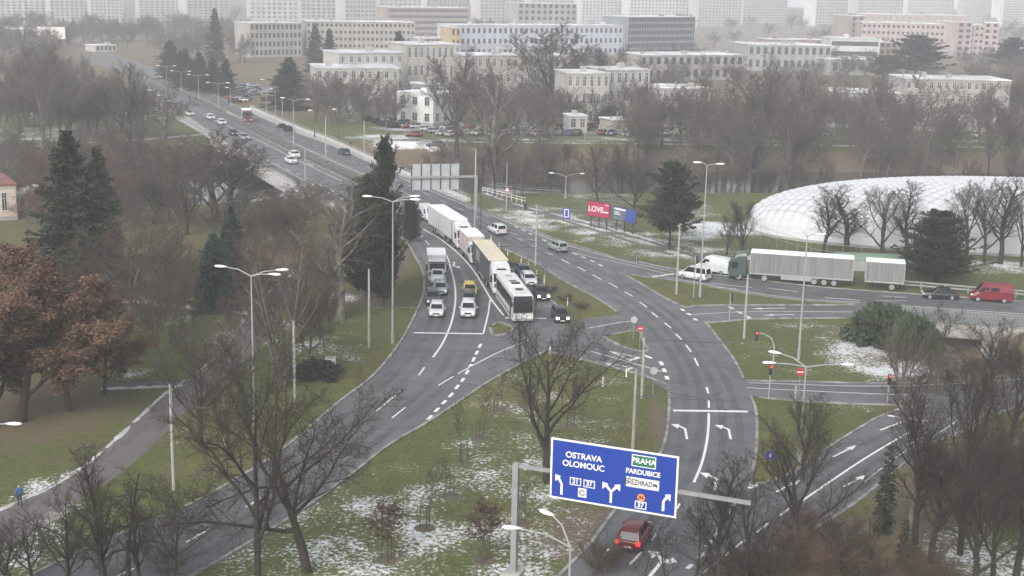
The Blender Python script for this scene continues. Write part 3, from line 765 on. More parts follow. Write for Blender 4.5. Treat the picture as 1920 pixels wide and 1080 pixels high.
def win_mesh(w, h):
    k = (round(w, 1), round(h, 1))
    if k not in WIN:
        f = MB(); b = .09
        f.box(-w / 2 - b, w / 2 + b, -.07, 0, -b, 0); f.box(-w / 2 - b, w / 2 + b, -.07, 0, h, h + b); f.box(-w / 2 - b, -w / 2, -.07, 0, 0, h); f.box(w / 2, w / 2 + b, -.07, 0, 0, h)
        f.box(-.04, .04, -.06, 0, 0, h); f.box(-w / 2, w / 2, -.058, 0, h * .66, h * .66 + .06); f.box(-w / 2 - .15, w / 2 + .15, -.16, -.07, -b - .05, -b)
        WIN[k] = (f.mesh('window', M_FRAME), MB().face([(-w / 2, -.02, 0), (w / 2, -.02, 0), (w / 2, -.02, h), (-w / 2, -.02, h)]).mesh('pane', M_BGLASS))
    return WIN[k]
def building(label, L0, R0, ytop, depth, floors, bays, wall, fine=True, side=None, sbays=4, wf=(.5, .55), cat='building', strip=False, roof=None, skip=(), name='hospital_building', para=.4, base_z=0):
    a, b = G(*L0), G(*R0)
    n = (b - a); Lw_ = n.length; rz = math.atan2(n.y, n.x)
    H = height(a, ytop)
    t = tag(empty(name, a, rz), label, cat)
    MB().box(0, Lw_, 0, depth, -1, H).build('wall', wall, t)
    r = MB(); r.box(-.25, Lw_ + .25, -.25, depth + .25, H, H + .25); r.box(.1, Lw_ - .1, .1, depth - .1, H + .25, H + .3); r.build('roof', roof or M_ROOFS, t)
    for q in range(max(1, int(Lw_ / 14))):
        rr = random.Random(int(Lw_ * 10) + q); x = rr.uniform(1, max(1.5, Lw_ - 3)); MB().cbox(x, x + rr.uniform(1, 2.5), depth * .3, depth * .3 + rr.uniform(1, 2), H + .3, H + rr.uniform(1.0, 2.0), .05).build('roof_box', wall, t)
    MB().box(-.04, Lw_ + .04, -.05, depth + .04, -1, min(.9, H * .12)).build('plinth', W_GREY, t); MB().box(-.12, Lw_ + .12, -.12, depth + .12, H - .35, H - .12).build('cornice', wall, t)
    if fine and bays > 4:
        for q in range(2, bays, 3): MB().box(Lw_ * q / bays - .18, Lw_ * q / bays + .18, -.12, 0, .9, H - .4).build('pilaster', wall, t)
        for q in (.02, .98): MB().tube([(Lw_ * q, -.12, 0), (Lw_ * q, -.12, H - .3)], .07, 6).build('drainpipe', M_GREYP, t)
    for q in range(int(Lw_ / 9)):
        rr = random.Random(int(Lw_ * 7) + q); x, y = rr.uniform(.5, Lw_ - .5), rr.uniform(1, depth - 1)
        MB().tube([(x, y, H + .3), (x, y, H + rr.uniform(.8, 2.4))], rr.uniform(.05, .22), 6).build('roof_vent', M_GALV, t)
    fh = H / floors
    jobs = [(0, Lw_, bays, 0)]
    if side: jobs.append((depth, depth, sbays, -1 if side == 'L' else 1))
    st = MB()
    for off_, ln, nb, sd in jobs:
        cw = ln / nb
        for f in range(floors):
            z = f * fh + fh * .3
            if strip:
                ww, hh = ln * .94, fh * .45
                p = (ln / 2, -.005, z)
                items = [(p, ww, hh)]
            else:
                items = [((cw * (i + .5), -.005, z), cw * wf[0], fh * wf[1]) for i in range(nb) if (f, i) not in skip]
            for p, ww, hh in items:
                if sd == 0: loc, rot = p, 0
                elif sd < 0: loc, rot = (-.005, depth - p[0], p[2]), -math.pi / 2
                else: loc, rot = (Lw_ + .005, p[0], p[2]), math.pi / 2
                if fine:
                    fm, pm_ = win_mesh(ww, hh); inst('pane', pm_, inst('window', fm, t, loc, rot))
                else:
                    M_ = Matrix.Translation(loc) @ Matrix.Rotation(rot, 4, 'Z')
                    st.box(-ww / 2, ww / 2, -.06, 0, 0, hh, M_)
    if not fine: st.build('window_rows', M_FARGLASS if name == 'tower_block' else M_BGLASS, t)['kind'] = 'stuff'
    return t
# white corner house
building('white two-storey corner house by the car park', (812, 238), (856, 232), 178, 12, 2, 3, W_WHITE, side='L', sbays=3, wf=(.38, .5))
building('lower tier of the two-tier beige hospital wing', (592, 205), (748, 205), 128, 18, 3, 10, W_CREAM, wf=(.4, .5), side='L', sbays=4)
building('upper tier of the two-tier beige hospital wing', (636, 196), (756, 193), 100, 14, 4, 8, W_CREAM, wf=(.36, .45))
building('three-storey beige hospital wing behind the dark spruce', (762, 185), (862, 183), 84, 16, 3, 9, W_CREAM, wf=(.4, .55))
building('low flat annexe behind the white corner house', (770, 196), (835, 197), 158, 8, 1, 3, W_GREY)
building('pale hospital wing behind the great vase-shaped tree', (1060, 236), (1140, 236), 138, 14, 3, 6, W_CREAM, wf=(.4, .55))
building('pale hospital wing with white roof right of the black forked tree', (1138, 232), (1215, 230), 132, 14, 3, 6, W_CREAM, wf=(.42, .55))
building('low beige hospital garage beside the clipped evergreen', (1150, 250), (1225, 247), 226, 7, 1, 4, W_BEIGE)
building('beige hospital wing behind the trees left of the great tree', (866, 190), (1062, 190), 104, 14, 3, 15, W_BEIGE, wf=(.4, .5))
building('small plain outbuilding beneath the great vase-shaped tree', (1066, 248), (1100, 248), 218, 6, 1, 2, W_CREAM)
building('beige hospital wing seen through trees right of centre', (1212, 236), (1330, 238), 165, 14, 3, 9, W_BEIGE, wf=(.4, .55))
building('beige hospital wing half hidden by trees near the right frame edge', (1690, 244), (1886, 248), 148, 16, 4, 14, W_BEIGE, wf=(.42, .5))
building('beige wing behind trees left of the right-edge wing', (1550, 238), (1690, 244), 172, 14, 3, 10, W_BEIGE, wf=(.4, .5))
building('long white-roofed low hospital building right of centre', (1198, 152), (1392, 150), 104, 20, 2, 14, W_BEIGE, False)
building('wide low clinic with dark windows right of centre', (1400, 132), (1556, 134), 84, 24, 2, 12, W_GREY, False)
building('brick-red upper storey of the low clinic', (1438, 100), (1552, 101), 74, 14, 1, 8, W_BRICK, False)
building('white clinic tower with window bands', (1553, 128), (1646, 130), 72, 18, 3, 6, W_WHITE, False, strip=True)
building('orange brick block right of the banded clinic', (1646, 128), (1700, 128), 80, 16, 4, 5, W_BRICK, False)
building('small flat grey block in front of the banded clinic', (1556, 142), (1640, 141), 112, 10, 1, 5, W_GREY, False)
building('long pink and beige hospital block at the upper right', (1612, 102), (1850, 108), 42, 20, 5, 26, W_PINK, False, wf=(.5, .4))
building('taller rear part of the pink hospital block', (1600, 92), (1812, 96), 26, 16, 6, 18, W_PINK, False, wf=(.2, .2))
building('tower end of the pink hospital block at its right', (1790, 108), (1818, 108), 42, 20, 6, 2, W_PINK, False)
building('far right stair tower of the pink hospital block', (1840, 108), (1868, 109), 43, 18, 6, 2, W_PINK, False)
building('left stair tower of the pink hospital block', (1592, 98), (1616, 98), 30, 18, 6, 2, W_BROWN, False)
building('long pale blue-white hospital block in the middle distance', (852, 108), (1175, 104), 48, 18, 3, 34, W_BLUEW, False, wf=(.4, .45))
building('ochre end wing of the pale blue-white block', (846, 112), (862, 112), 52, 18, 3, 2, W_ORANGE, False)
building('long beige four-storey hospital block at left of centre', (575, 105), (778, 106), 40, 16, 5, 24, W_BEIGE, False, wf=(.5, .42))
building('beige hospital block left of the long four-storey one', (470, 108), (566, 106), 44, 16, 4, 12, W_BEIGE, False)
building('brownish hospital block with set-back top storey', (725, 70), (882, 70), 14, 18, 5, 20, W_BROWN, False, strip=True)
building('beige link building behind the three-storey wing', (780, 108), (850, 108), 72, 14, 3, 8, W_BROWN, False)
building('beige hospital block with balconies at the top centre', (970, 75), (1080, 75), 6, 16, 6, 10, W_BEIGE, False)
building('glassy grey-green office block right of the pale block', (1176, 105), (1300, 102), 32, 20, 6, 26, W_TEAL, False, wf=(.7, .6))
# house at the left edge
hb = building('beige house with red roof cut by the left frame edge', (-60, 418), (33, 412), 352, 12, 1, 2, wallm('house', (.5, .42, .35)), name='house', wf=(.18, .5), roof=mat('red_roof_tiles', (.15, .055, .045), .9, scale=1.5, col2=(.24, .1, .08)))
MB().box(34.5 - 30, 0, 0, 0, 0, 0) if False else None
building('white shed with dark door behind the red-roofed house', (35, 396), (68, 395), 366, 6, 1, 2, W_WHITE, name='shed')
building('flat white-roofed supermarket in the haze at the upper left', (-20, 82), (70, 80), 56, 30, 1, 10, W_WHITE, False, name='supermarket')
tag(MB().box(0, 13, 0, 1.0, 5, 10.5).box(5, 5.6, .2, .8, -1, 5).box(8, 8.6, .2, .8, -1, 5).build('advertising_board', mat('faded_board', (.7, .62, .6), .7), None, G(72, 92)), 'hazy white advertising board at the upper left', 'billboard')
building('low pale kiosk row in the haze beside the far road', (180, 98), (218, 97), 86, 10, 1, 5, W_PANEL, False, name='kiosk')
# prefab tower blocks on the horizon
rnd = random.Random(9)
ORD = 'first second third fourth fifth sixth seventh eighth ninth tenth eleventh twelfth thirteenth fourteenth fifteenth sixteenth seventeenth eighteenth nineteenth twentieth twenty-first'.split()
xs = [(-10, 88, 6), (96, 168, 5), (172, 232, 6), (262, 340, 10), (352, 430, 8), (470, 560, 3), (565, 640, -4), (648, 705, -6), (712, 790, 2), (800, 880, 6), (900, 985, 8), (1000, 1075, 4), (1090, 1170, 7), (1180, 1290, 9), (1308, 1388, 4), (1392, 1474, 3), (1528, 1600, 12), (1606, 1690, 14), (1700, 1785, 17), (1808, 1872, 24), (1878, 1940, 22)]
for i, (x0, x1, top) in enumerate(xs):
    yb = 47 + (i % 3) * 3 + (8 if 460 < x0 < 700 else 0)
    a = G(x0, yb); b = G(x1, yb)
    storeys = rnd.choice([11, 12, 13]); top_y = -30 + top * 1.2 + rnd.uniform(-6, 6)
    building('pale prefab tower block on the foggy horizon, %s from the left' % ORD[i], (x0, yb), (x1, yb + (rnd.random() - .5) * 1.5), top_y, 14, storeys, max(8, int((b - a).length / 3.4)), rnd.choice([W_PANEL, W_WHITE, W_CREAM, W_PANEL]), False, wf=(.55, .5), name='tower_block')['group'] = 'prefab tower blocks on the horizon'

# ================================================================== AIR DOME
M_DOME = mat('dome_membrane', (.5, .51, .53), .5, scale=.4, col2=(.44, .45, .46), detail=8)
def dome():
    c = G(1930, 442); t = tag(empty('air_dome', (c.x, c.y, 0), R(-3)), 'white quilted air-supported sports dome at the right', 'sports dome')
    a, b, h = 46.0, 18.0, 8.6; NX, NY = 380, 160
    U, Vv = np.meshgrid(np.linspace(-1, 1, NX), np.linspace(-1, 1, NY))
    X, Y = U * a, Vv * b
    # rounded-rectangle footprint; quilted diamonds between the tie cables
    q = (np.abs(U) ** 2.3 + np.abs(Vv) ** 2.4)
    Z = h * np.clip(1 - q, 0, 1) ** .4
    s = np.abs(np.sin((X + Y * 1.05) * np.pi / 2.4)) * np.abs(np.sin((X - Y * 1.05) * np.pi / 2.4))
    Z = Z + .5 * (s ** .5) * np.clip(Z / 2.0, 0, 1)
    V = np.stack([X.ravel(), Y.ravel(), np.where(q.ravel() >= 1, -.2, Z.ravel())], 1)
    i = np.arange(NX * NY).reshape(NY, NX)
    F = np.stack([i[:-1, :-1].ravel(), i[:-1, 1:].ravel(), i[1:, 1:].ravel(), i[1:, :-1].ravel()], 1)
    keep = (q.ravel()[F] < 1.08).all(1)
    inst('membrane', quadmesh(V, F[keep], M_DOME, 'membrane', True), t)
    # tie cables over the membrane
    k = 0
    for sg_ in (1, -1):
        for off_ in np.arange(-62.4, 62.5, 2.4):
            x = np.linspace(-a, a, 70); y = (off_ - x) * sg_ / 1.05
            m = (np.abs(y / b) < 1); x, y = x[m], y[m]
            if len(x) < 6: continue
            qq = np.abs(x / a) ** 2.3 + np.abs(y / b) ** 2.4; m = qq < .97; x, y, qq = x[m], y[m], qq[m]
            if len(x) < 6: continue
            z = h * (1 - qq) ** .4 + .2
            MB().tube(list(zip(x, y, z)), .05, 3, cap=False).build('tie_cable', mat('cable', (.3, .305, .31), .6), t)
    mb = MB(); ang = np.linspace(0, 2 * np.pi, 81)
    pts = [Vector((a * 1.005 * np.sign(math.cos(g)) * abs(math.cos(g)) ** (2 / 2.3), b * 1.005 * np.sign(math.sin(g)) * abs(math.sin(g)) ** (2 / 2.4), 0)) for g in ang]
    mb = MB(); wallstrip(mb, pts, .5, -.1, .35); mb.build('anchor_kerb', M_CONC, t)
dome()
# fence before the dome, green tarpaulin roll
railing([(1412, 446), (1450, 462), (1500, 478), (1560, 489), (1620, 494)], 2.4, 'wire fence along the foot of the dome', M_GALV, 2.6, 2, name='wire_fence', cat='fence', r=.025)
a, b = G(1562, 503), G(1692, 508)
t = tag(empty('green_tank', a, heading(a, b)), 'long green rounded roof behind the grey truck', 'shed'); L = (b - a).length
mb = MB(); mb.smooth = True; mb.loft([[(x, math.cos(g) * 1.3 * s, 1.5 + math.sin(g) * .9 * s) for g in np.linspace(0, math.pi, 9)] for x, s in ((0, .6), (.3, 1), (L * .45, 1), (L * .47, .94), (L * .5, 1), (L - .3, 1), (L, .6))], cap=True, closed=False)
mb.build('roof', mat('green_tarpaulin', (.1, .17, .12), .7, scale=1, col2=(.15, .22, .16)), t); MB().box(.2, L - .2, -1.25, 1.25, 0, 1.5).build('wall', W_GREY, t)

# ================================================================== VEHICLES
def paint(name, c, rough=0.3, metal=0.0):
    return mat('paint_' + name, tuple(x * .72 for x in c), rough, metal, scale=1.6, col2=c, detail=6)
PW, PS, PD, PK = paint('white', (.58, .59, .6)), paint('silver', (.36, .37, .38), .3, .5), paint('dark_grey', (.055, .057, .06)), paint('black', (.02, .02, .022))
PR, PY, PB, PG = paint('red', (.14, .01, .014)), paint('yellow', (.5, .39, .08)), paint('blue', (.035, .06, .14)), paint('green', (.05, .082, .074))
PPG, PDB, PBE = paint('pale_green_grey', (.33, .4, .37), .3, .3), paint('dark_blue', (.03, .045, .08)), paint('beige', (.42, .4, .34))
PMR = paint('maroon', (.16, .03, .035))
def wheel_mesh(r, w):
    key = (r, w)
    if key not in WHEELS:
        t = MB(); n = 16
        pr = [(-w / 2, r * .72), (-w / 2, r * .95), (-w * .35, r), (w * .35, r), (w / 2, r * .95), (w / 2, r * .72)]
        t.smooth = True
        t.loft([[(math.cos(6.2832 * k / n) * q, y, math.sin(6.2832 * k / n) * q) for k in range(n)] for y, q in pr])
        h = MB()
        for sy in (-1, 1):
            ring = lambda q, y: [(math.cos(sy * 6.2832 * k / n) * q, sy * y, math.sin(sy * 6.2832 * k / n) * q) for k in range(n)]
            h.loft([ring(r * .7, w * .505), ring(r * .6, w * .46), ring(r * .25, w * .5)], cap=True)
        WHEELS[key] = (t.mesh('tyre', M_TYRE), h.mesh('rim', M_RIM))
    return WHEELS[key]
WHEELS = {}
def sect(x, w, zb, zm, zt, top=.8):
    h = [(.8 * w, zb), (.985 * w, zb + .1), (w, (zb + zm) * .5), (.97 * w, zm), (top * w, zt)]
    return [(x, y, z) for y, z in h] + [(x, -y, z) for y, z in reversed(h)]
CARS = {
    'hatch': dict(L=4.15, W=1.78, H=1.48, cab=(.25, .07, -.38, -.475), hood=.9),
    'sedan': dict(L=4.6, W=1.8, H=1.46, cab=(.22, .06, -.24, -.37), hood=.9),
    'estate': dict(L=4.65, W=1.8, H=1.5, cab=(.22, .06, -.42, -.48), hood=.9),
    'suv': dict(L=4.45, W=1.86, H=1.68, cab=(.24, .08, -.40, -.475), hood=1.0),
    'mpv': dict(L=4.4, W=1.8, H=1.82, cab=(.32, .16, -.45, -.49), hood=1.02)}
def car_parts(kind):
    c = CARS[kind]; L, W, H = c['L'], c['W'], c['H']; w = W / 2; k = c['hood'] / .9
    P = {}
    b = MB(); b.smooth = True
    st = [(-.5, .82, .36, .72, .8), (-.475, .93, .24, .86, .92), (-.4, .99, .2, .9, .95), (-.2, 1, .19, .9, .95), (.1, 1, .19, .9, .95), (.23, 1, .19, .88, .94), (.36, .98, .2, .82, .89), (.445, .93, .2, .73, .8), (.485, .86, .24, .64, .7), (.5, .74, .34, .56, .6)]
    b.loft([sect(x * L, w * s, zb, zm * k, zt * k) for x, s, zb, zm, zt in st])
    P['body'] = b
    f0, f1, r1, r0 = (x * L for x in c['cab']); zb, zr = .9 * k, H - .05
    bw, rw = .9 * w, .68 * w
    A = [(f0, bw * .93, zb), (f1, rw, zr), (r1, rw * .97, zr), (r0, bw * .9, zb - .02)]
    m = lambda p: (p[0], -p[1], p[2])
    P['windshield'] = MB().face([m(A[0]), A[0], A[1], m(A[1])])
    P['rear_window'] = MB().face([A[3], m(A[3]), m(A[2]), A[2]])
    P['side_window'] = [MB().face(A), MB().face([m(p) for p in reversed(A)])]
    r = MB(); r.smooth = True
    rr = [(f1 + .12, rw * .96, H - .1), (f1 - .02, rw * 1.04, H - .04), ((f1 + r1) / 2, rw * 1.06, H), (r1 + .05, rw * 1.02, H - .03), (r1 - .1, rw * .92, H - .09)]
    r.loft([[(x, -y, z - .05), (x, y, z - .05), (x, y * .9, z), (x, 0, z + .015), (x, -y * .9, z)] for x, y, z in rr])
    P['roof'] = r
    pil = []
    for s in (1, -1):
        for a, q, t in ((A[0], A[1], .05), (A[3], A[2], .08)):
            pil.append(MB().tube([(a[0], s * (a[1] + .012), a[2]), (q[0], s * (q[1] + .012), q[2])], t, 5))
        xm = (f1 + r1) / 2 + .1
        pil.append(MB().tube([(xm, s * (bw * .95 + .012), zb), (xm, s * (rw + .015), zr)], .045, 5))
    P['pillar'] = pil
    xf, xr = .5 * L, -.5 * L
    P['headlight'] = [MB().cbox(xf - .3, xf + .012, *sorted((s * w * .5, s * w * .84)), .54 * k, .76 * k, .03) for s in (1, -1)]
    P['taillight'] = [MB().box(xr + .0, xr + .22, *sorted((s * w * .62, s * w * .93)), .62 * k, .86 * k) for s in (1, -1)]
    bp = MB(); bp.box(xf - .14, xf + .02, -w * .7, w * .7, .3, .42); bp.box(xf - .16, xf + .018, -w * .44, w * .44, .5 * k, .66 * k); bp.box(xr - .02, xr + .14, -w * .75, w * .75, .34, .44)
    P['bumper'] = bp
    P['number_plate'] = [MB().box(xf + .021, xf + .03, -.26, .26, .33, .43), MB().box(xr - .03, xr - .021, -.26, .26, .5, .6)]
    P['mirror'] = [MB().cbox(f0 - .32, f0 - .14, *sorted((s * (w + .02), s * (w + .2))), zb + .02, zb + .16, .03) for s in (1, -1)]
    return P, L, W
CARMESH = {}
SPEC = {'body': None, 'roof': None, 'pillar': None, 'mirror': None, 'windshield': M_GLASS, 'rear_window': M_GLASS, 'side_window': M_GLASS, 'headlight': M_HEAD, 'taillight': M_TAIL, 'bumper': M_BLACK, 'number_plate': M_PLATE}
def car_mesh(kind):
    if kind not in CARMESH:
        P, L, W = car_parts(kind)
        CARMESH[kind] = ([(n, mb.mesh(n, SPEC[n] or PW)) for n, v in P.items() for mb in (v if isinstance(v, list) else [v])], L, W)
    return CARMESH[kind]
LOW = {}
def low_mesh(kind):
    """one merged mesh for cars that are only a few pixels long"""
    if kind not in LOW:
        P, L, W = car_parts(kind)
        mb = MB()
        for n, v in P.items():
            for q in (v if isinstance(v, list) else [v]):
                o = len(mb.v); mb.v += q.v; mb.f += [tuple(i + o for i in f) for f in q.f]
                mb.mi += [0 if SPEC[n] is None else 1 if SPEC[n] is M_GLASS else 3 if n == 'headlight' else 4 if n == 'taillight' else 2] * len(q.f); mb.sm += q.sm
        for sx in (.31, -.3):
            for sy in (1, -1):
                mb.m = 2; mb.tube([(sx * L, sy * (W / 2 - .2), .31), (sx * L, sy * (W / 2 + .01), .31)], .31, 10)
        LOW[kind] = mb.mesh('parked_car', [PW, M_GLASS, M_TYRE, M_HEAD, M_TAIL])
    return LOW[kind]
def car(kind, px, py, hx, hy, color, label, name='car', cat='car', lit=None, group=None, z=.05):
    p = G(px, py); p.z = z
    t = empty(name, p, heading(p, G(hx, hy)))
    parts, L, W = car_mesh(kind)
    for n, me in parts:
        o = inst(n, me, t, paint=color if SPEC[n] is None else None)
        if lit == 'head' and n == 'headlight': o.material_slots[0].link = 'OBJECT'; o.material_slots[0].material = M_HEADON
        if lit == 'tail' and n == 'taillight': o.material_slots[0].link = 'OBJECT'; o.material_slots[0].material = M_TAILON
    ty, ri = wheel_mesh(.32, .21)
    for sx in (.31, -.3):
        for sy in (1, -1):
            wh = inst('wheel', ty, t, (sx * L, sy * (W / 2 - .09), .32)); inst('rim', ri, wh)
    return tag(t, label, cat, group)
car('hatch', 819, 590, 812, 640, PW, 'white car first in the left lane at the stop line', lit=None)
car('estate', 811, 567, 817, 612, PD, 'dark grey car right behind the first white car', lit='tail')
car('hatch', 826, 549, 827, 590, PPG, 'greenish silver car third in the left lane')
car('suv', 878, 590, 874, 640, PW, 'white off-roader first in the second lane')
car('hatch', 879, 569, 878, 612, PD, 'dark car squeezed behind the white off-roader')
car('hatch', 881, 552, 882, 592, PY, 'yellow car third in the second lane', lit=None)
car('suv', 932, 438, 905, 425, PW, 'white car driving away past the white semi-trailer truck')
car('hatch', 1046, 470, 1015, 456, PPG, 'pale silver-green hatchback driving away in the right carriageway')
car('sedan', 981, 517, 1006, 545, PDB, 'dark blue car beside the bus nearest the grey truck')
car('hatch', 991, 532, 1014, 560, PW, 'white car beside the middle of the bus')
car('sedan', 1013, 558, 1035, 585, PK, 'dark car with lit headlights beside the front of the bus', lit='head')
car('hatch', 1050, 600, 1068, 630, PK, 'black car with lit headlights first at the merge right of the bus', lit='head')
car('suv', 1190, 1018, 1222, 968, PR, 'red car with lit brake lights below the blue direction sign', lit='tail')
car('mpv', 1302, 524, 1255, 516, PW, 'white high-roofed car waiting in front of the white van')
car('sedan', 1762, 560, 1720, 558, PK, 'black car between the grey trailer and the red van')
car('sedan', 545, 306, 575, 322, PW, 'white car nearest on the bridge coming towards the crossing')
car('sedan', 552, 295, 582, 311, PW, 'white car just behind the nearest one on the bridge')
car('estate', 645, 290, 610, 274, PDB, 'dark car on the bridge driving away')
car('hatch', 790, 410, 815, 421, PDB, 'dark car behind the white van at the end of the truck queue')
for px, py, c, l in ((395, 224, PW, 'white car at the far end of the bridge, left of the pair'), (416, 234, PW, 'white car at the far end of the bridge, right of the pair'), (356, 217, PW, 'white car farthest back before the bridge hedge'), (438, 254, PK, 'dark car half hidden by bare branches on the bridge'), (327, 202, PR, 'reddish car far away in the oncoming lanes'), (312, 193, PS, 'silver car far away in the oncoming lanes'), (300, 182, PW, 'white car farthest away in the oncoming lanes'), (283, 172, PW, 'pale car in the hazy distance at the end of the road'), (458, 262, PS, 'silver car behind bare branches on the bridge')):
    p = G(px, py); p.z = .05
    tag(inst('car', low_mesh('hatch'), None, p, heading(p, G(px + 30, py + 16)), paint=c), l, 'car')

# ------------------------------------------------------------------ vans
def van(px, py, hx, hy, color, label, L=5.4, W=2.0, H=2.35, windows=False, nose=.95, name='van'):
    p = G(px, py); p.z = .05
    t = empty(name, p, heading(p, G(hx, hy))); w = W / 2
    b = MB(); b.smooth = False
    xf = L / 2
    ring = lambda x, s, zb, zt: [(x, y * s * w, z) for y, z in ((.9, zb), (1, zb + .12), (1, zb + (zt - zb) * .55), (.88, zt - .12), (.76, zt), (-.76, zt), (-.88, zt - .12), (-1, zb + (zt - zb) * .55), (-1, zb + .12), (-.9, zb))]
    b.loft([ring(-xf, .97, .4, H - .05), ring(-xf + .1, 1, .3, H), ring(xf - nose - .75, 1, .28, H), ring(xf - nose - .55, .99, .28, H - .05), ring(xf - nose + .28, .98, .28, 1.32), ring(xf - .35, .95, .28, 1.1), ring(xf - .06, .86, .3, .95), ring(xf, .78, .4, .8)])
    inst('body', b.mesh('van_body', color), t)
    e = .012
    x1, x0 = xf - nose + .2, xf - nose - .5
    MB().face([(x1 + e, -w * .74, 1.42), (x1 + e, w * .74, 1.42), (x0 + .1 + e, w * .62, H - .12), (x0 + .1 + e, -w * .62, H - .12)]).build('windshield', M_GLASS, t)
    for s in (1, -1):
        q = [(xf - nose - .05, 1.35), (xf - nose - .45, H - .42), (xf - nose - 1.25, H - .42), (xf - nose - 1.25, 1.35)]
        f = [(x, s * (w * (.985 if z < 1.5 else .93) + e), z) for x, z in q]
        MB().face(f if s > 0 else f[::-1]).build('side_window', M_GLASS, t)
        if windows:
            f = [(x, s * (w * (.99 if z < 1.5 else .94) + e), z) for x, z in ((xf - nose - 1.5, 1.35), (xf - nose - 1.5, H - .42), (xf - nose - 2.5, H - .42), (xf - nose - 2.5, 1.35))]
            MB().face(f if s > 0 else f[::-1]).build('side_window', M_GLASS, t)
        MB().box(xf - .3, xf - .03, *sorted((s * w * .55, s * w * .84)), .75, .95).build('headlight', M_HEAD, t)
        MB().box(-xf - .02, -xf + .08, *sorted((s * w * .8, s * w * .95)), .9, 1.35).build('taillight', M_TAIL, t)
        MB().cbox(xf - nose - .2, xf - nose, *sorted((s * (w + .03), s * (w + .22))), 1.3, 1.62, .04).build('mirror', M_BLACK, t)
    MB().face([(-xf - .012, w * .7, 1.35), (-xf - .012, -w * .7, 1.35), (-xf - .0, -w * .68, H - .3), (-xf - .0, w * .68, H - .3)]).build('rear_window', M_GLASS, t) if windows else None
    MB().box(xf - .1, xf + .02, -w * .8, w * .8, .32, .5).build('bumper', M_BLACK, t)
    ty, ri = wheel_mesh(.34, .22)
    for sx in (L * .32, -L * .3):
        for sy in (1, -1): inst('rim', ri, inst('wheel', ty, t, (sx, sy * (w - .1), .34)))
    return tag(t, label, 'van')
van(1340, 512, 1300, 505, PW, 'white panel van beside the white high-roofed car', L=5.2)
van(1857, 565, 1815, 562, paint('van_red', (.17, .012, .022)), 'red van with side windows at the right frame edge', L=5.2, windows=True)
van(803, 412, 826, 426, PW, 'white van behind the white semi-trailer truck')
van(820, 530, 822, 570, PW, 'white pickup-sized van behind the greenish silver car', L=4.6, W=1.85, H=1.95)

# ------------------------------------------------------------------ trucks
M_CURT = mat('grey_curtain', (.12, .123, .12), .7, scale=1.2, col2=(.19, .193, .19), stretch=(3, 1, .3))
M_CURTD = mat('dark_curtain', (.05, .055, .065), .7, scale=1.0, col2=(.085, .09, .1), stretch=(2, 1, .3))
M_BOXW = mat('white_panel', (.47, .48, .48), .5, scale=.8, var=.08)
M_ROOFT = mat('tan_tarp_roof', (.5, .43, .32), .8, scale=1.5, col2=(.62, .55, .44))
M_ROOFW = mat('snowy_white_roof', (.68, .69, .7), .8, var=.05, scale=1.0)
def cab(t, x0, color, W=2.48, H=3.6, len_=2.25, lit=False):
    """forward-control cab from x0 (rear wall) forward"""
    c = empty('cab', (x0, 0, 0)); c.parent = t
    w = W / 2
    ring = lambda x, s, zb, zt, tp=.9: [(x, y * w * s, z) for y, z in ((.96, zb), (1, zb + .15), (1, zt - .35), (tp, zt), (-tp, zt), (-1, zt - .35), (-1, zb + .15), (-.96, zb))]
    b = MB()
    b.loft([ring(0, 1, .75, H), ring(.8, 1, .6, H - .02), ring(len_ - .75, 1, .5, H - .35), ring(len_ - .18, .99, .45, 2.75), ring(len_ - .05, .97, .42, 1.7), ring(len_, .93, .42, 1.55)])
    b.build('cab_body', color, c)
    e = .015
    MB().face([(len_ - .05 + e, -w * .86, 1.72), (len_ - .05 + e, w * .86, 1.72), (len_ - .17 + e, w * .86, 2.62), (len_ - .17 + e, -w * .86, 2.62)]).build('windshield', M_GLASS, c)
    MB().face([(len_ - .45, -w * .5, H - .5), (len_ - .42, w * .5, H - .5), (len_ - .66, w * .45, H - .36), (len_ - .66, -w * .45, H - .36)]).build('roof_hatch', M_GLASS, c)
    for s in (1, -1):
        f = [(x, s * (w + .01), z) for x, z in ((len_ - .28, 1.65), (len_ - .4, 2.5), (len_ - 1.15, 2.5), (len_ - 1.15, 1.65))]
        MB().face(f if s > 0 else f[::-1]).build('side_window', M_GLASS, c)
        MB().cbox(len_ - .2, len_ - .02, *sorted((s * (w + .05), s * (w + .3))), 1.7, 2.5, .05).build('mirror', M_BLACK, c)
        MB().box(len_ - .1, len_ + .03, *sorted((s * w * .6, s * w * .88)), .62, .88).build('headlight', M_HEADON if lit else M_HEAD, c)
        MB().box(len_ - 1.4, len_ - .8, *sorted((s * (w - .1), s * (w + .01))), .35, .75).build('step', M_BLACK, c)
    MB().box(len_ - .02, len_ + .02, -w * .8, w * .8, 1.0, 1.5).build('grille', M_BLACK, c)
    MB().cbox(len_ - .3, len_ + .04, -w * .96, w * .96, .32, .6, .04).build('bumper', color, c)
    MB().box(len_ - .5, len_ - .12, -w * .94, w * .94, 2.66, 2.78).build('sun_visor', M_BLACK, c)
    return c
def wheels(t, xs, W, r=.5):
    ty, ri = wheel_mesh(r, .3)
    for x in xs:
        for s in (1, -1): inst('rim', ri, inst('wheel', ty, t, (x, s * (W / 2 - .2), r)))
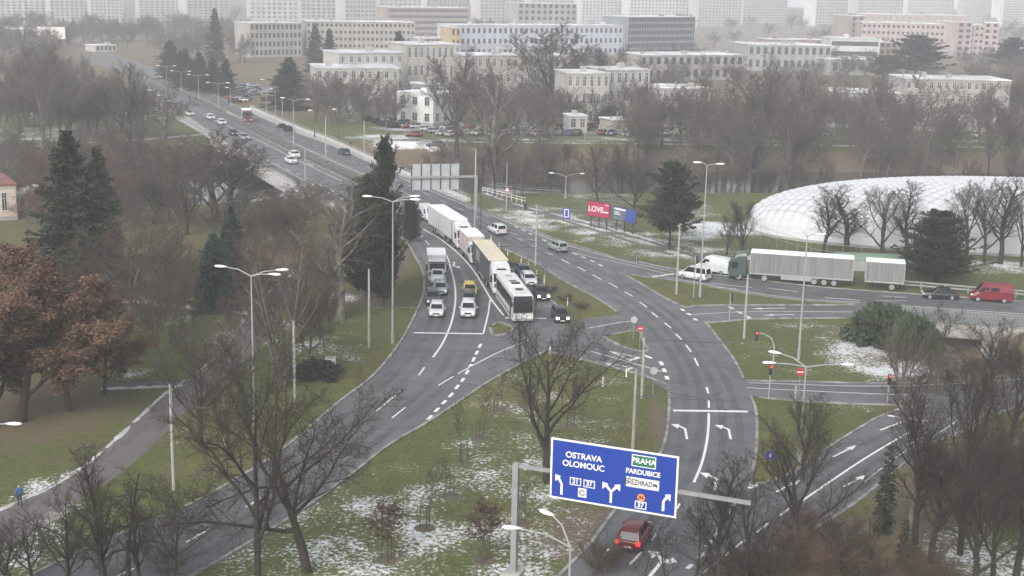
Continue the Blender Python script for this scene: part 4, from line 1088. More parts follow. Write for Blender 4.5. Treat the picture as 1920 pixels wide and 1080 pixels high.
def cargo(t, x0, x1, side, roofm, H=4.0, W=2.55, zb=1.15, name='trailer', ribs=0, panel=None):
    w = W / 2
    g = empty(name, (0, 0, 0)); g.parent = t
    b = MB(); b.box(x0, x1, -w, w, zb, H - .1); b.build('box_wall', side, g)
    MB().cbox(x0 - .03, x1 + .03, -w - .03, w + .03, H - .1, H + .02, .03).build('roof', roofm, g)
    f = MB()
    for s in (1, -1): f.box(x0 - .02, x1 + .02, *sorted((s * (w - .04), s * (w + .035))), zb - .16, zb + .04)
    for x in (x0, x1):
        for s in (1, -1): f.box(x - .05, x + .05, *sorted((s * (w - .08), s * (w + .03))), zb, H - .1)
    f.build('frame', M_CHASS if side is M_CURTD else M_GREYP, g)
    for k in range(ribs):
        x = x0 + (x1 - x0) * (k + .5) / ribs
        for s in (1, -1): MB().box(x - .03, x + .03, *sorted((s * w, s * (w + .025))), zb + .06, H - .22).build('curtain_strap', side, g)
    r = MB()
    for s in (1, -1): r.box(x0 - .03, x0 - .005, *sorted((s * .02, s * (w - .06))), zb + .05, H - .2)
    r.build('rear_door', panel or M_BOXW, g)
    ch = MB(); ch.box(x0 + .2, x1 - .1, -.45, .45, .75, zb - .16); ch.box(x0 - .02, x0 + .08, -w + .1, w - .1, .5, .72); ch.build('chassis', M_CHASS, g)
    for s in (1, -1):
        MB().box(x0 + 4.6, x1 - 4.2, *sorted((s * (w - .12), s * (w - .06))), .5, 1.0).build('side_guard', M_GREYP, g) if x1 - x0 > 10 else None
        MB().box(x0 - .05, x0, *sorted((s * (w - .5), s * (w - .12))), .8, .95).build('taillight', M_TAIL, g)
    return g
def semi(F, Rr, color, side, roofm, label, ribs=0, lit=False, cabH=3.7, rear=False):
    """articulated truck: F / Rr are roof pixels at trailer front and rear"""
    a, b = G(*F, 4.0), G(*Rr, 4.0)
    t = empty('semi_trailer_truck', (a.x, a.y, .05), heading(b, a))
    cargo(t, -13.6, 0, side, roofm, ribs=ribs)
    cab(t, .55, color, H=cabH, lit=lit)
    if side is M_CURTD:
        for s in (1, -1): MB().box(-10.5, -7.5, *sorted((s * 1.276, s * 1.284)), 2.0, 3.5).build('print_panel', M_GREYP, t)
    MB().box(-2.6, 1.6, -.45, .45, .6, .95).build('chassis', M_CHASS, t)
    d = MB(); d.hexa([(.35, -1.1, 3.4), (1.2, -1.05, 3.4), (1.2, 1.05, 3.4), (.35, 1.1, 3.4), (.35, -1.05, 3.95), (.6, -1.0, 3.9), (.6, 1.0, 3.9), (.35, 1.05, 3.95)]); d.build('wind_deflector', color, t)
    wheels(t, [1.45, -2.0, -8.6, -9.9, -11.2], 2.55)
    return tag(t, label, 'truck')
semi((862, 412), (821, 386), PW, M_BOXW, M_ROOFW, 'white semi-trailer truck, rearmost lorry of the queue')
semi((935, 488), (906, 453), PW, M_CURTD, M_ROOFT, 'semi-trailer truck with white cab, dark sides and tan roof behind the bus')
sg = semi((1409, 470), (1606, 483), PG, M_CURT, M_ROOFW, 'long green-cabbed curtain-sided truck on the right-hand road', ribs=14)
g2 = cargo(sg, -20.2, -15.2, M_CURT, M_ROOFW, H=3.85, name='rear_trailer', ribs=3)
wheels(sg, [-18.7], 2.5)
MB().box(-15.2, -13.4, -.08, .08, .7, .85).build('drawbar', M_CHASS, sg)
# rigid trucks
def rigid(F, Rr, zr, color, side, roofm, label, Lb, cabH=3.0):
    a, b = G(*F, zr), G(*Rr, zr)
    t = empty('box_truck', (a.x, a.y, .05), heading(b, a))
    cargo(t, -Lb, 0, side, roofm, H=zr, W=2.45, zb=1.05, name='cargo_box')
    cab(t, .2, color, W=2.35, H=cabH, len_=2.0)
    MB().box(-Lb + .5, 1.4, -.4, .4, .55, .9).build('chassis', M_CHASS, t)
    wheels(t, [1.1, -Lb * .68], 2.4, .46)
    return tag(t, label, 'truck')
rigid((892, 443), (880, 431), 3.7, PW, mat('printed_side', (.3, .22, .2), .6, scale=.9, col2=(.6, .58, .56)), M_ROOFW, 'white box truck with printed sides between the two semi-trailer trucks', 6.2)
rigid((819, 478), (817, 464), 3.4, PW, M_BOXW, M_ROOFW, 'small white box truck at the back of the left lane', 4.6, 2.9)
p = G(463, 222); t = rigid((463, 206), (459, 200), 3.2, PMR, mat('pale_load', (.4, .36, .32), .8), M_ROOFW, 'reddish lorry far away on the bridge approach', 4.5)
# bus
def bus(F, Rr, label):
    a, b = G(*F, 3.45), G(*Rr, 3.45)
    t = empty('coach', (a.x, a.y, .05), heading(b, a)); L, w, H = 12.0, 1.275, 3.45
    ring = lambda x, s, zb, zt, inset=0: [(x + q * inset, y * w * s, z) for y, z, q in ((.97, zb, 0), (1, zb + .2, 0), (1, 1.55, .2), (.985, zt - .4, .8), (.93, zt - .1, 1), (.8, zt, 1), (-.8, zt, 1), (-.93, zt - .1, 1), (-.985, zt - .4, .8), (-1, 1.55, .2), (-1, zb + .2, 0), (-.97, zb, 0))]
    body = MB(); body.loft([ring(-L, .96, .45, H - .1), ring(-L + .15, 1, .35, H), ring(-.5, 1, .33, H, 0), ring(.0, .99, .33, H - .04, -.25), ring(.22, .95, .38, H - .1, -.4)])
    body.build('body', mat('coach_white', (.52, .53, .52), .4, scale=.8, var=.08), t)
    ws = MB(); x = .235
    ws.face([(x, -w * .9, 1.3), (x, w * .9, 1.3), (x - .17, w * .9, 2.6), (x - .17, -w * .9, 2.6)]); ws.face([(x - .17, -w * .9, 2.6), (x - .17, w * .9, 2.6), (x - .36, w * .84, 3.2), (x - .36, -w * .84, 3.2)])
    ws.build('windshield', M_GLASS, t)
    for s in (1, -1):
        for k in range(7):
            x1 = -.55 - k * 1.58
            f = [(x1, s * (w + .012), 1.62), (x1, s * (w * .985 + .014), 2.95), (x1 - 1.52, s * (w * .985 + .014), 2.95), (x1 - 1.52, s * (w + .012), 1.62)]
            MB().face(f if s < 0 else f[::-1]).build('side_window', M_GLASS, t)
        MB().box(-11.3, -.9, *sorted((s * (w + .002), s * (w + .014))), .75, .95).build('stripe', M_BLACK, t)
        MB().box(.1, .25, *sorted((s * w * .55, s * w * .85)), .6, .82).build('headlight', M_HEAD, t)
        MB().tube([(.05, s * w * .95, 3.1), (.5, s * (w + .15), 3.0), (.55, s * (w + .18), 2.7)], .035, 5).cbox(.45, .62, *sorted((s * (w + .06), s * (w + .3))), 2.1, 2.7, .04).build('mirror', M_BLACK, t)
    MB().box(-1.6, -.75, -w - .016, -w - .004, .5, 2.7).build('door', M_GLASS, t)
    for x0, w2, l2 in ((-2.2, .45, .8), (-6.6, .45, .8), (-9.6, .4, .7)): MB().cbox(x0 - l2, x0, -w2, w2, H - .02, H + .09, .04).build('roof_hatch', M_BLACK if x0 > -7 else M_GREYP, t)
    MB().cbox(-6.2, -4.2, -.8, .8, H - .02, H + .2, .08).build('air_conditioner', M_WHITE, t); MB().box(-5.9, -4.5, -.55, .55, H + .2, H + .21).build('vent_grille', M_BLACK, t)
    MB().box(.2, .27, -w * .85, w * .85, .36, .58).build('bumper', M_GREYP, t); MB().box(.24, .285, -.26, .26, .4, .52).build('number_plate', M_PLATE, t)
    wheels(t, [-2.6, -8.7], 2.5, .5)
    return tag(t, label, 'bus')
bus((981, 553), (953, 517), 'white coach at the head of the right-hand truck queue')
# parked cars before the hospital
rnd = random.Random(77); cols = [PW, PS, PS, PD, PD, PK, PR, PDB, PMR, PBE, PB, PPG]
spots = []
for k in range(9): spots.append((722 + k * 15.5, 228 + k * 3.6 + rnd.uniform(-2, 2)))
for x in range(835, 1310, 21):
    for y in (242, 254): spots.append((x + rnd.uniform(-5, 5), y + rnd.uniform(-1.5, 1.5)))
for x in range(1330, 1910, 44): spots.append((x + rnd.uniform(-16, 16), 257 + rnd.uniform(-3, 4)))
for x, y in spots:
    if rnd.random() < .08: continue
    p = G(x, y); p.z = .03
    kd, rot, pc = rnd.choice(['hatch', 'sedan', 'estate', 'suv']), rnd.choice([0, math.pi]) + R(70 if y > 238 and x > 830 else 12) + rnd.gauss(0, .1), rnd.choice(cols)
    tag(inst('parked_car', low_mesh(kd), None, p, rot, paint=pc), pc.name[6:].replace('_', ' ') + ' parked car in the rows before the hospital', 'car', 'cars parked before the hospital')
p = G(817, 276); p.z = .06
tag(inst('parked_car', low_mesh('sedan'), None, p, R(172), paint=PK), 'black car parked alone on the snowy river road', 'car')
p = G(776, 256); p.z = .04
tag(inst('parked_car', low_mesh('sedan'), None, p, R(185), paint=PR), 'bright red car parked left of the white corner house entrance', 'car')
for k in range(22):
    x, y = 440 + rnd.uniform(0, 42), 160 + rnd.uniform(0, 34)
    p = G(x, y); p.z = .03
    tag(inst('parked_car', low_mesh(rnd.choice(['hatch', 'sedan'])), None, p, rnd.gauss(.3, .2), paint=rnd.choice(cols)), 'tiny parked car in the far car park right of the bridge lamps', 'car', 'cars in the far car park')

# ================================================================== TREES
def norm3(x, y, z):
    k = 1.0 / math.sqrt(x * x + y * y + z * z + 1e-12); return x * k, y * k, z * k
def grow(seg, rnd, p, d, L, r, lev, P):
    ns = P['ns'][lev]; st = L / ns; g = rnd.gauss; wob = P['wob'][lev]; up = P['up'][lev]
    last = lev == len(P['ns']) - 1
    tip = P['tip'][lev]
    kids = [] if last else sorted(P['st'][lev] + (1 - P['st'][lev]) * (k + rnd.random()) / P['nc'][lev] for k in range(P['nc'][lev]))
    ki = 0; roll = rnd.random() * 6.28
    minr = P['minr']
    for i in range(ns):
        t0, t1 = i / ns, (i + 1) / ns
        d = norm3(d[0] + g(0, wob), d[1] + g(0, wob), d[2] + g(0, wob) + up)
        q = (p[0] + d[0] * st, p[1] + d[1] * st, p[2] + d[2] * st)
        ra = max(minr, r * (1 - (1 - tip) * t0)); rb = max(minr, r * (1 - (1 - tip) * t1))
        seg.append((p, q, ra, rb, lev))
        while ki < len(kids) and kids[ki] <= t1:
            t = kids[ki]; ki += 1
            f = (t - t0) * ns
            c = (p[0] + (q[0] - p[0]) * f, p[1] + (q[1] - p[1]) * f, p[2] + (q[2] - p[2]) * f)
            roll += 2.4 + g(0, 0.4)
            an = P['ang'][lev] * (1 + g(0, 0.18))
            ux, uy, uz = norm3(*( (d[1], -d[0], 0.0) if abs(d[2]) < 0.95 else (1.0, 0.0, 0.02)))
            wx, wy, wz = d[1] * uz - d[2] * uy, d[2] * ux - d[0] * uz, d[0] * uy - d[1] * ux
            cs, sn, ca, sa = math.cos(roll), math.sin(roll), math.cos(an), math.sin(an)
            nd = norm3(d[0] * ca + (ux * cs + wx * sn) * sa, d[1] * ca + (uy * cs + wy * sn) * sa, d[2] * ca + (uz * cs + wz * sn) * sa)
            sh = P['shape'][lev]
            cl = L * P['lr'][lev] * (1 - sh * t) * (0.75 + 0.5 * rnd.random())
            grow(seg, rnd, c, nd, cl, (ra + (rb - ra) * f) * P['rr'][lev], lev + 1, P)
        p = q
def tubes(segs, sides, mats, name):
    """one mesh of tapered prisms"""
    V, F = [], []; base = 0
    by = {}
    for s in segs: by.setdefault(sides[min(s[4], len(sides) - 1)], []).append(s)
    for n, L in by.items():
        p = np.array([s[0] for s in L]); q = np.array([s[1] for s in L]); ra = np.array([s[2] for s in L]); rb = np.array([s[3] for s in L])
        d = q - p; d /= np.linalg.norm(d, axis=1, keepdims=True) + 1e-9
        a = np.where(np.abs(d[:, 2:3]) < 0.9, np.array([[0, 0, 1.0]]), np.array([[1.0, 0, 0]]))
        u = np.cross(d, a); u /= np.linalg.norm(u, axis=1, keepdims=True) + 1e-9
        w = np.cross(d, u)
        ang = np.arange(n) * 2 * np.pi / n
        c, s_ = np.cos(ang)[None, :, None], np.sin(ang)[None, :, None]
        ring = u[:, None, :] * c + w[:, None, :] * s_
        v = np.concatenate([p[:, None] + ring * ra[:, None, None], q[:, None] + ring * rb[:, None, None]], 1)
        m = len(L); idx = (np.arange(m) * 2 * n)[:, None] + base
        k = np.arange(n); j = (k + 1) % n
        f = np.stack([idx + k, idx + j, idx + n + j, idx + n + k], 2).reshape(-1, 4)
        V.append(v.reshape(-1, 3)); F.append(f); base += m * 2 * n
    return quadmesh(np.concatenate(V), np.concatenate(F), mats, name, True)
def leafquads(C, D, size, rng, m, name, droop=0.0, aspect=0.45):
    """small blades at points C roughly along directions D"""
    n = len(C)
    D = D + rng.normal(0, 0.5, (n, 3)); D[:, 2] -= droop
    D /= np.linalg.norm(D, axis=1, keepdims=True) + 1e-9
    u = np.cross(D, rng.normal(0, 1, (n, 3))); u /= np.linalg.norm(u, axis=1, keepdims=True) + 1e-9
    s = size * rng.uniform(0.6, 1.4, (n, 1))
    a, b = C, C + D * s
    mid = C + D * s * 0.45
    V = np.stack([a, mid + u * s * aspect * 0.5, b, mid - u * s * aspect * 0.5], 1).reshape(-1, 3)
    F = np.arange(4 * n).reshape(-1, 4)
    return quadmesh(V, F, m, name)

PROTO = {}
def bare(key, seed, P, H, bark, twig, split=2, stems=1, lean=0.15, leaves=None, name='bare_tree', sides=(8, 6, 4, 3, 3), r0=None):
    rnd = random.Random(seed); seg = []
    for k in range(stems):
        a = 6.28 * k / stems + rnd.random()
        e = lean if stems > 1 else 0.05
        d = norm3(math.cos(a) * e, math.sin(a) * e, 1)
        grow(seg, rnd, (math.cos(a) * 0.12 * (stems > 1), math.sin(a) * 0.12 * (stems > 1), -0.3), d, H * P['tl'] * (1 if k == 0 else rnd.uniform(.75, 1)), (r0 or H * 0.02) * (1 if stems == 1 else 0.7), 0, P)
    top = max(s[1][2] for s in seg)
    rad = np.percentile([math.hypot(s[1][0], s[1][1]) for s in seg], 90)
    parts = [('trunk', tubes([s for s in seg if s[4] < split], sides, bark, key + '_trunk')),
             ('crown', tubes([s for s in seg if s[4] >= split], sides, twig, key + '_crown'))]
    if leaves:
        m, size, count = leaves
        rng = np.random.default_rng(seed)
        tips = [s for s in seg if s[4] >= len(P['ns']) - 2]
        ii = rng.integers(0, len(tips), count)
        C = np.array([tips[i][1] for i in ii]) + rng.normal(0, 0.12, (count, 3)); D = np.array([np.subtract(tips[i][1], tips[i][0]) for i in ii])
        parts.append(('foliage', leafquads(C, D, size, rng, m, key + '_leaves', 0.3, 0.7)))
    PROTO[key] = (name, parts, top, rad)

SPREAD = dict(ns=[7, 9, 7, 4, 3], nc=[11, 11, 7, 5], st=[.22, .2, .15, .12], lr=[.95, .48, .45, .46], shape=[.4, .5, .45, .3], ang=[.8, .7, .75, .75], wob=[.07, .12, .15, .2, .22], up=[.02, .055, .05, .03, .02], rr=[.62, .5, .45, .6], tip=[.25, .2, .25, .35, .5], minr=.0085, tl=.6)
VASE = dict(SPREAD, nc=[10, 12, 8, 5], ang=[.5, .5, .6, .7], up=[.02, .06, .07, .05, .03], st=[.2, .3, .15, .1], lr=[.95, .42, .42, .5], wob=[.05, .08, .12, .18, .2])
UPRIGHT = dict(SPREAD, ns=[10, 6, 5, 4, 3], nc=[20, 9, 7, 5], ang=[.62, .6, .65, .7], st=[.25, .15, .15, .1], lr=[.42, .46, .45, .5], shape=[.55, .4, .4, .3], tl=.95, up=[.02, .1, .06, .03, .02], wob=[.035, .09, .15, .2, .22])
DENSE = dict(SPREAD, nc=[11, 10, 8, 6], minr=.018, lr=[.9, .5, .45, .5])
DENSEV = dict(VASE, nc=[10, 11, 8, 6], minr=.018, lr=[.9, .45, .45, .5])
DENSEU = dict(UPRIGHT, minr=.018, nc=[18, 9, 7, 5], lr=[.5, .46, .45, .5], ang=[.75, .65, .65, .7])
SHRUB = dict(ns=[5, 4, 3, 3], nc=[9, 8, 5], st=[.15, .1, .1], lr=[.6, .5, .5], shape=[.4, .35, .3], ang=[.45, .5, .6], wob=[.09, .13, .18, .2], up=[.04, .06, .05, .03], rr=[.6, .6, .6], tip=[.3, .3, .4, .6], minr=.01, tl=.9)
WEEP = dict(SPREAD, ns=[9, 6, 6, 5, 4], nc=[14, 8, 7, 4], tl=.9, ang=[1.2, .7, .7, .6], lr=[.34, .6, .55, .5], up=[.01, -.07, -.12, -.14, -.14], st=[.25, .2, .1, .1])
bare('spread_a', 3, SPREAD, 14, M_BARK, M_TWIG)
bare('spread_b', 8, dict(SPREAD, ang=[1.0, .8, .8, .75], up=[.02, .03, .04, .03, .02], st=[.3, .2, .15, .12], nc=[10, 12, 8, 5], tl=.52, lr=[1.15, .48, .45, .48]), 13, M_BARK, M_TWIG)
bare('vase_a', 5, VASE, 15, M_BARK, M_TWIG)
bare('upright_a', 11, UPRIGHT, 15, M_BARK, M_TWIG)
bare('birch', 14, dict(UPRIGHT, nc=[16, 7, 7, 5], ang=[.55, .5, .6, .6], lr=[.46, .46, .45, .5], up=[.02, .08, .02, -.04, -.06]), 16, M_BIRCH, M_TWIGG, 2)
bare('multi', 17, dict(UPRIGHT, nc=[10, 7, 6, 5]), 12, M_BARKG, M_TWIGB, 2, stems=5, lean=.3)
bare('weep', 21, WEEP, 13, M_BARK, M_TWIG)
bare('thin', 23, dict(UPRIGHT, nc=[11, 6, 5, 4], ang=[.7, .6, .65, .7]), 9, M_BARK, M_TWIG, r0=.1)
bare('brownhaze', 25, dict(SPREAD, nc=[11, 10, 9, 6], minr=.012, ang=[.8, .7, .65, .6]), 11, M_BARKG, M_TWIGB)
bare('shrub', 27, SHRUB, 3.2, M_TWIGB, M_TWIGB, 1, stems=9, lean=.75, name='bare_shrub', sides=(4, 3, 3, 3), r0=.035)
bare('shrubr', 28, SHRUB, 3.0, M_TWIGR, M_TWIGR, 1, stems=9, lean=.75, name='bare_shrub', sides=(4, 3, 3, 3), r0=.035)
bare('far_a', 31, DENSE, 15, M_BARKG, M_TWIGG, sides=(6, 4, 3, 3, 3))
bare('far_b', 33, DENSEV, 16, M_BARK, M_TWIGG, sides=(6, 4, 3, 3, 3))
bare('far_c', 35, DENSEU, 16, M_BARKG, M_TWIGB, sides=(6, 4, 3, 3, 3))
bare('far_r', 36, dict(DENSE, tl=.65), 10, M_BARKG, M_TWIGR, sides=(6, 4, 3, 3, 3))
bare('oak', 41, dict(SPREAD, nc=[10, 10, 8, 4], tl=.65, lr=[.75, .48, .46, .5]), 12, M_BARK, M_TWIGB, leaves=(M_RUSSET, .15, 46000), name='oak_tree')
bare('young', 43, dict(UPRIGHT, nc=[14, 6, 3], ns=[7, 4, 3, 2], minr=.011, ang=[.6, .6, .6], st=[.42, .2, .2]), 5.2, M_BARKG, M_TWIG, 1, name='young_tree', sides=(5, 3, 3, 3), r0=.05)
bare('youngr', 44, dict(UPRIGHT, nc=[16, 7, 3], ns=[7, 4, 3, 2], minr=.011, ang=[.7, .6, .6], st=[.4, .2, .2]), 4.6, M_BARKG, M_TWIG, 1, leaves=(M_REDLEAF, .13, 700), name='young_tree', sides=(5, 3, 3, 3), r0=.05)

def conifer(key, seed, H, rad, m, whorls, per, name='spruce_tree', droop=.25, base=.06, power=.9, blade=.42, dens=1.0, rnd_=.15):
    rng = np.random.default_rng(seed); rnd = random.Random(seed)
    seg = [((0, 0, -.3), (0, 0, H * .5), H * .016, H * .009, 0), ((0, 0, H * .5), (0, 0, H), H * .009, .02, 0)]
    C, D = [], []
    for k in range(whorls):
        t = (k + .5) / whorls
        z = H * (base + (1 - base) * t ** .92)
        rr = rad * (1 - (t) ** 1.15) ** power + .12
        for j in range(per):
            a = rnd.random() * 6.28
            L = rr * (1 + rnd.gauss(0, rnd_)) * (.75 + .4 * rnd.random())
            el = .35 * t - droop * (1 - t) + rnd.gauss(0, .07)
            dv = np.array([math.cos(a) * math.cos(el), math.sin(a) * math.cos(el), math.sin(el)])
            p0 = np.array([0, 0, z]); tipp = p0 + dv * L + np.array([0, 0, .12 * L])
            seg.append(((0, 0, z), tuple(tipp), .03 + L * .008, .012, 1))
            nb = max(4, int(L * 15 * dens))
            s = rng.uniform(.12, 1.0, nb) ** .75
            side = np.cross(dv, [0, 0, 1.0]); side /= np.linalg.norm(side) + 1e-9
            sp = rng.uniform(-1, 1, nb) * (.34 * L) * (1 - s * .75)
            pts = p0 + dv * (L * s)[:, None] + side * sp[:, None]
            pts[:, 2] += .12 * L * s - .1 * np.abs(sp) + rng.normal(0, .05, nb)
            C.append(pts); D.append(np.tile(dv, (nb, 1)) + side * np.sign(sp)[:, None] * .7)
    C, D = np.concatenate(C), np.concatenate(D)
    PROTO[key] = (name, [('trunk', tubes(seg, (6, 3), M_BARK, key + '_trunk')), ('crown', leafquads(C, D, blade, rng, m, key + '_crown', .2, .5))], H, rad)
conifer('spruce', 51, 15, 4.2, M_NEEDLE, 30, 13, rnd_=.22, dens=1.25)
conifer('spruce_slim', 52, 17, 2.7, M_NEEDLE, 40, 10)
conifer('bluespruce', 53, 12, 3.0, M_NEEDLEB, 36, 13, name='blue_spruce_tree')
conifer('yew', 54, 13, 4.0, M_NEEDLEY, 30, 15, rnd_=.25, name='yew_tree', droop=-.35, base=.03, power=.5, blade=.4)
conifer('pine', 55, 11, 4.0, M_NEEDLEY, 16, 12, name='pine_tree', droop=-.15, base=.2, power=.55, blade=.5, rnd_=.25, dens=1.2)
conifer('drooping', 56, 8, 1.2, M_NEEDLE, 20, 6, name='weeping_spruce_tree', droop=.9, blade=.35)
def mound(key, seed, rad, h, m, n, name='juniper_shrub', blade=.45, tw=60):
    rng = np.random.default_rng(seed); rnd = random.Random(seed)
    seg, C, D = [], [], []
    for _ in range(tw):
        a = rnd.random() * 6.28; L = rad * math.sqrt(rnd.random()); 
        tipp = (math.cos(a) * L, math.sin(a) * L, h * (1 - (L / rad) ** 2) * .95 + .12 + rnd.gauss(0, .16 * h ** .5))
        midp = (tipp[0] * .4, tipp[1] * .4, tipp[2] * .6)
        seg += [((0, 0, 0), midp, .05, .035, 0), (midp, tipp, .035, .012, 1)]
        k = n // tw; s = rng.uniform(.1, 1.05, k) ** .6
        base = np.array(tipp)[None] * s[:, None]; base[:, 2] = tipp[2] * s ** .55
        C.append(base + rng.normal(0, .16, (k, 3)) * np.array([[1.6, 1.6, .6]])); D.append(np.tile(np.array([math.cos(a), math.sin(a), .35]), (k, 1)))
    C = np.concatenate(C); C[:, 2] = np.maximum(C[:, 2], .05)
    PROTO[key] = (name, [('stem', tubes(seg, (4, 3), M_BARK, key + '_stem')), ('foliage', leafquads(C, np.concatenate(D), blade, rng, m, key + '_leaf', .1, .5))], h, rad)
mound('juniper', 61, 4.2, 1.9, M_JUNIPER, 16000, tw=90)
mound('lowjuniper', 62, 2.4, .8, M_NEEDLEY, 6000, tw=50)
mound('evergreen', 63, 3.0, 3.6, M_NEEDLEY, 9000, name='evergreen_shrub', tw=60)

def plant(key, loc, h, wid=None, rz=None, label=None, cat='tree', group=None, seed=None, name=None):
    nm, parts, ph, pr = PROTO[key]
    s = h / ph
    sw = s if wid is None else wid / (2 * pr)
    rnd = random.Random(seed if seed is not None else int(loc[0] * 37 + loc[1] * 91))
    o = empty(name or nm, loc, rnd.random() * 6.28 if rz is None else rz, (sw, sw, s))
    for n, me in parts: inst(n, me, o)
    return tag(o, label, cat, group)
def ptree(key, bx, by, ty, label, wpx=None, cat='tree', group=None, rz=None, z=None, name=None):
    """a plant whose foot is at pixel (bx, by) and whose top shows at row ty"""
    b = G(bx, by)
    if z is None: b.z = float(terrain_z(np.array(b.x), np.array(b.y))) 
    h = height(b, ty)
    return plant(key, b, h, None if wpx is None else wpx / ppm(b + Vector((0, 0, h * .6))), rz, label, cat, group, name=name)

# --- foreground and middle trees that can be told apart
ptree('spread_a', 1025, 905, 560, 'tall dark bare tree standing alone on the central grass island', 270, rz=.6)
ptree('spread_b', 578, 1072, 682, 'bare tree with long sideways limbs on snowy grass left of sign', 430, rz=2.2)
ptree('spread_a', 482, 1095, 590, 'tall bare tree with bent dark trunk beside the lower left road', 290, rz=3.9)
ptree('weep', 243, 1110, 880, 'twin-stemmed bare tree with drooping twigs at the lower left', 160, rz=1.0)
ptree('upright_a', 265, 1120, 900, 'slim dark bare trunk close beside the drooping lower left tree', 90, rz=2.0)
ptree('spread_a', 378, 835, 610, 'bare brown tree beside the reddish footpath bend', 200, rz=.3)
ptree('brownhaze', 235, 640, 395, 'broad fine-twigged tan tree with a leaning forked trunk in the park', 230, rz=2.4)
ptree('multi', 530, 725, 390, 'many-stemmed bare tree right of the three-armed lamp in the park', 190, rz=.5)
ptree('birch', 637, 600, 330, 'pale-barked birch left of the dark yew by the queue', 190, rz=1.1)
ptree('oak', 40, 790, 470, 'large oak with russet leaves at the left edge', 270, rz=.9)
ptree('oak', 130, 770, 520, 'oak with russet leaves right of the biggest russet oak', 210, rz=2.9)
ptree('oak', -10, 800, 520, 'low broad russet oak spilling over the left frame edge', 250, rz=2.0)
ptree('oak', 195, 740, 575, 'small russet oak rightmost of the russet trees', 130, rz=1.5)
ptree('oak', -30, 640, 420, 'russet oak cut by the left frame edge below the red roof', 150, rz=4.0)
ptree('brownhaze', 60, 690, 480, 'bare brown-grey tree behind the russet oaks', 190, rz=5)
ptree('brownhaze', 175, 700, 500, 'grey-brown bare tree between russet oaks and big spruce', 170, rz=3)
ptree('spruce', 140, 560, 245, 'big dark spruce in the park, the largest conifer on the left', 170)
ptree('spruce_slim', 192, 520, 275, 'slimmer dark spruce just behind the big park spruce', 95)
ptree('bluespruce', 402, 582, 440, 'bluish spruce with low branches in front of the park path', 85)
ptree('bluespruce', 435, 550, 385, 'taller bluish spruce behind the low-branched one', 75)
ptree('yew', 720, 580, 262, 'huge dark evergreen beside the left queue of cars', 66)
ptree('yew', 690, 560, 330, 'lower dark evergreen clump behind the pale birch', 100)
ptree('yew', 770, 455, 375, 'small dark evergreen at the kerb by the far queue', 36)
ptree('lowjuniper', 594, 705, 688, 'low dark prostrate juniper by the small white box', 90, cat='shrub')
ptree('juniper', 1652, 640, 582, 'spreading green juniper mound on the right island', 150, cat='shrub')
ptree('juniper', 1715, 665, 605, 'lower juniper mound nearest the underpass opening', 110, cat='shrub')
ptree('pine', 1255, 468, 308, 'dark pine between billboards and the tall double lamp', 105)
ptree('yew', 1752, 528, 396, 'dark rounded evergreen in front of the white dome', 125)
ptree('vase_a', 1655, 485, 342, 'bare tree with forked trunk before the middle of the dome', 130, rz=.8)
ptree('upright_a', 1590, 480, 345, 'thin bare tree before the left half of the dome', 120, rz=2.2)
ptree('vase_a', 1810, 490, 330, 'bare tree right of the rounded evergreen before the dome', 110, rz=3.2)
ptree('upright_a', 1875, 495, 320, 'tall bare tree before the right part of the dome', 100, rz=.2)
ptree('vase_a', 1915, 500, 335, 'bare tree at the right edge before the dome', 80, rz=1.6)
ptree('upright_a', 1700, 484, 338, 'slim bare tree just left of the rounded evergreen before the dome', 90, rz=1.0)
ptree('vase_a', 1845, 492, 325, 'bare tree between the two right-hand trees before the dome', 100, rz=2.6)
ptree('upright_a', 1545, 474, 352, 'slight bare tree before the tapered end of the dome', 80, rz=4.0)
ptree('vase_a', 1393, 480, 370, 'bare shrubby tree behind the white van', 80, rz=1.2)
ptree('vase_a', 1362, 478, 400, 'small bare tree between the tall lamp and the green truck', 60, rz=4.2)
ptree('vase_a', 1190, 405, 290, 'dark bare tree right behind the blue billboard', 110, rz=.4)
ptree('spread_a', 1120, 385, 255, 'bare tree rising behind the pink billboard', 120, rz=1.9)
ptree('drooping', 1655, 1000, 835, 'thin drooping spruce among bare trees at the lower right', 45)
ptree('drooping', 1692, 1055, 975, 'short ragged young spruce at the lower right corner wood', 34)
# extra lower corner trees
for k, bx, by, ty, w, lab in [('spread_a', 125, 1120, 900, 170, 'bare tree spreading over the path at the lower left'), ('vase_a', 10, 1110, 975, 120, 'bare tree at the lower left frame corner'), ('spread_b', 330, 1115, 880, 200, 'low bare tree over the lower left road edge'), ('upright_a', 200, 1120, 830, 130, 'slim bare tree between the path and the drooping tree'),
        ('thin', 1575, 1110, 900, 110, 'thin bare tree over the lower right ramp edge'), ('vase_a', 1825, 1110, 840, 200, 'wide bare tree in the middle of the lower right wood'), ('thin', 1840, 1000, 690, 120, 'tall thin bare tree before the sunken path, right of the forked one'), ('vase_a', 1890, 860, 640, 150, 'bare tree at the right edge above the ramp'), ('spread_a', 1400, 1120, 880, 190, 'bare tree in front of the merging dashes'), ('thin', 1300, 1110, 900, 110, 'thin bare tree right of the sign bottom corner')]:
    ptree(k, bx, by, ty, lab, w)
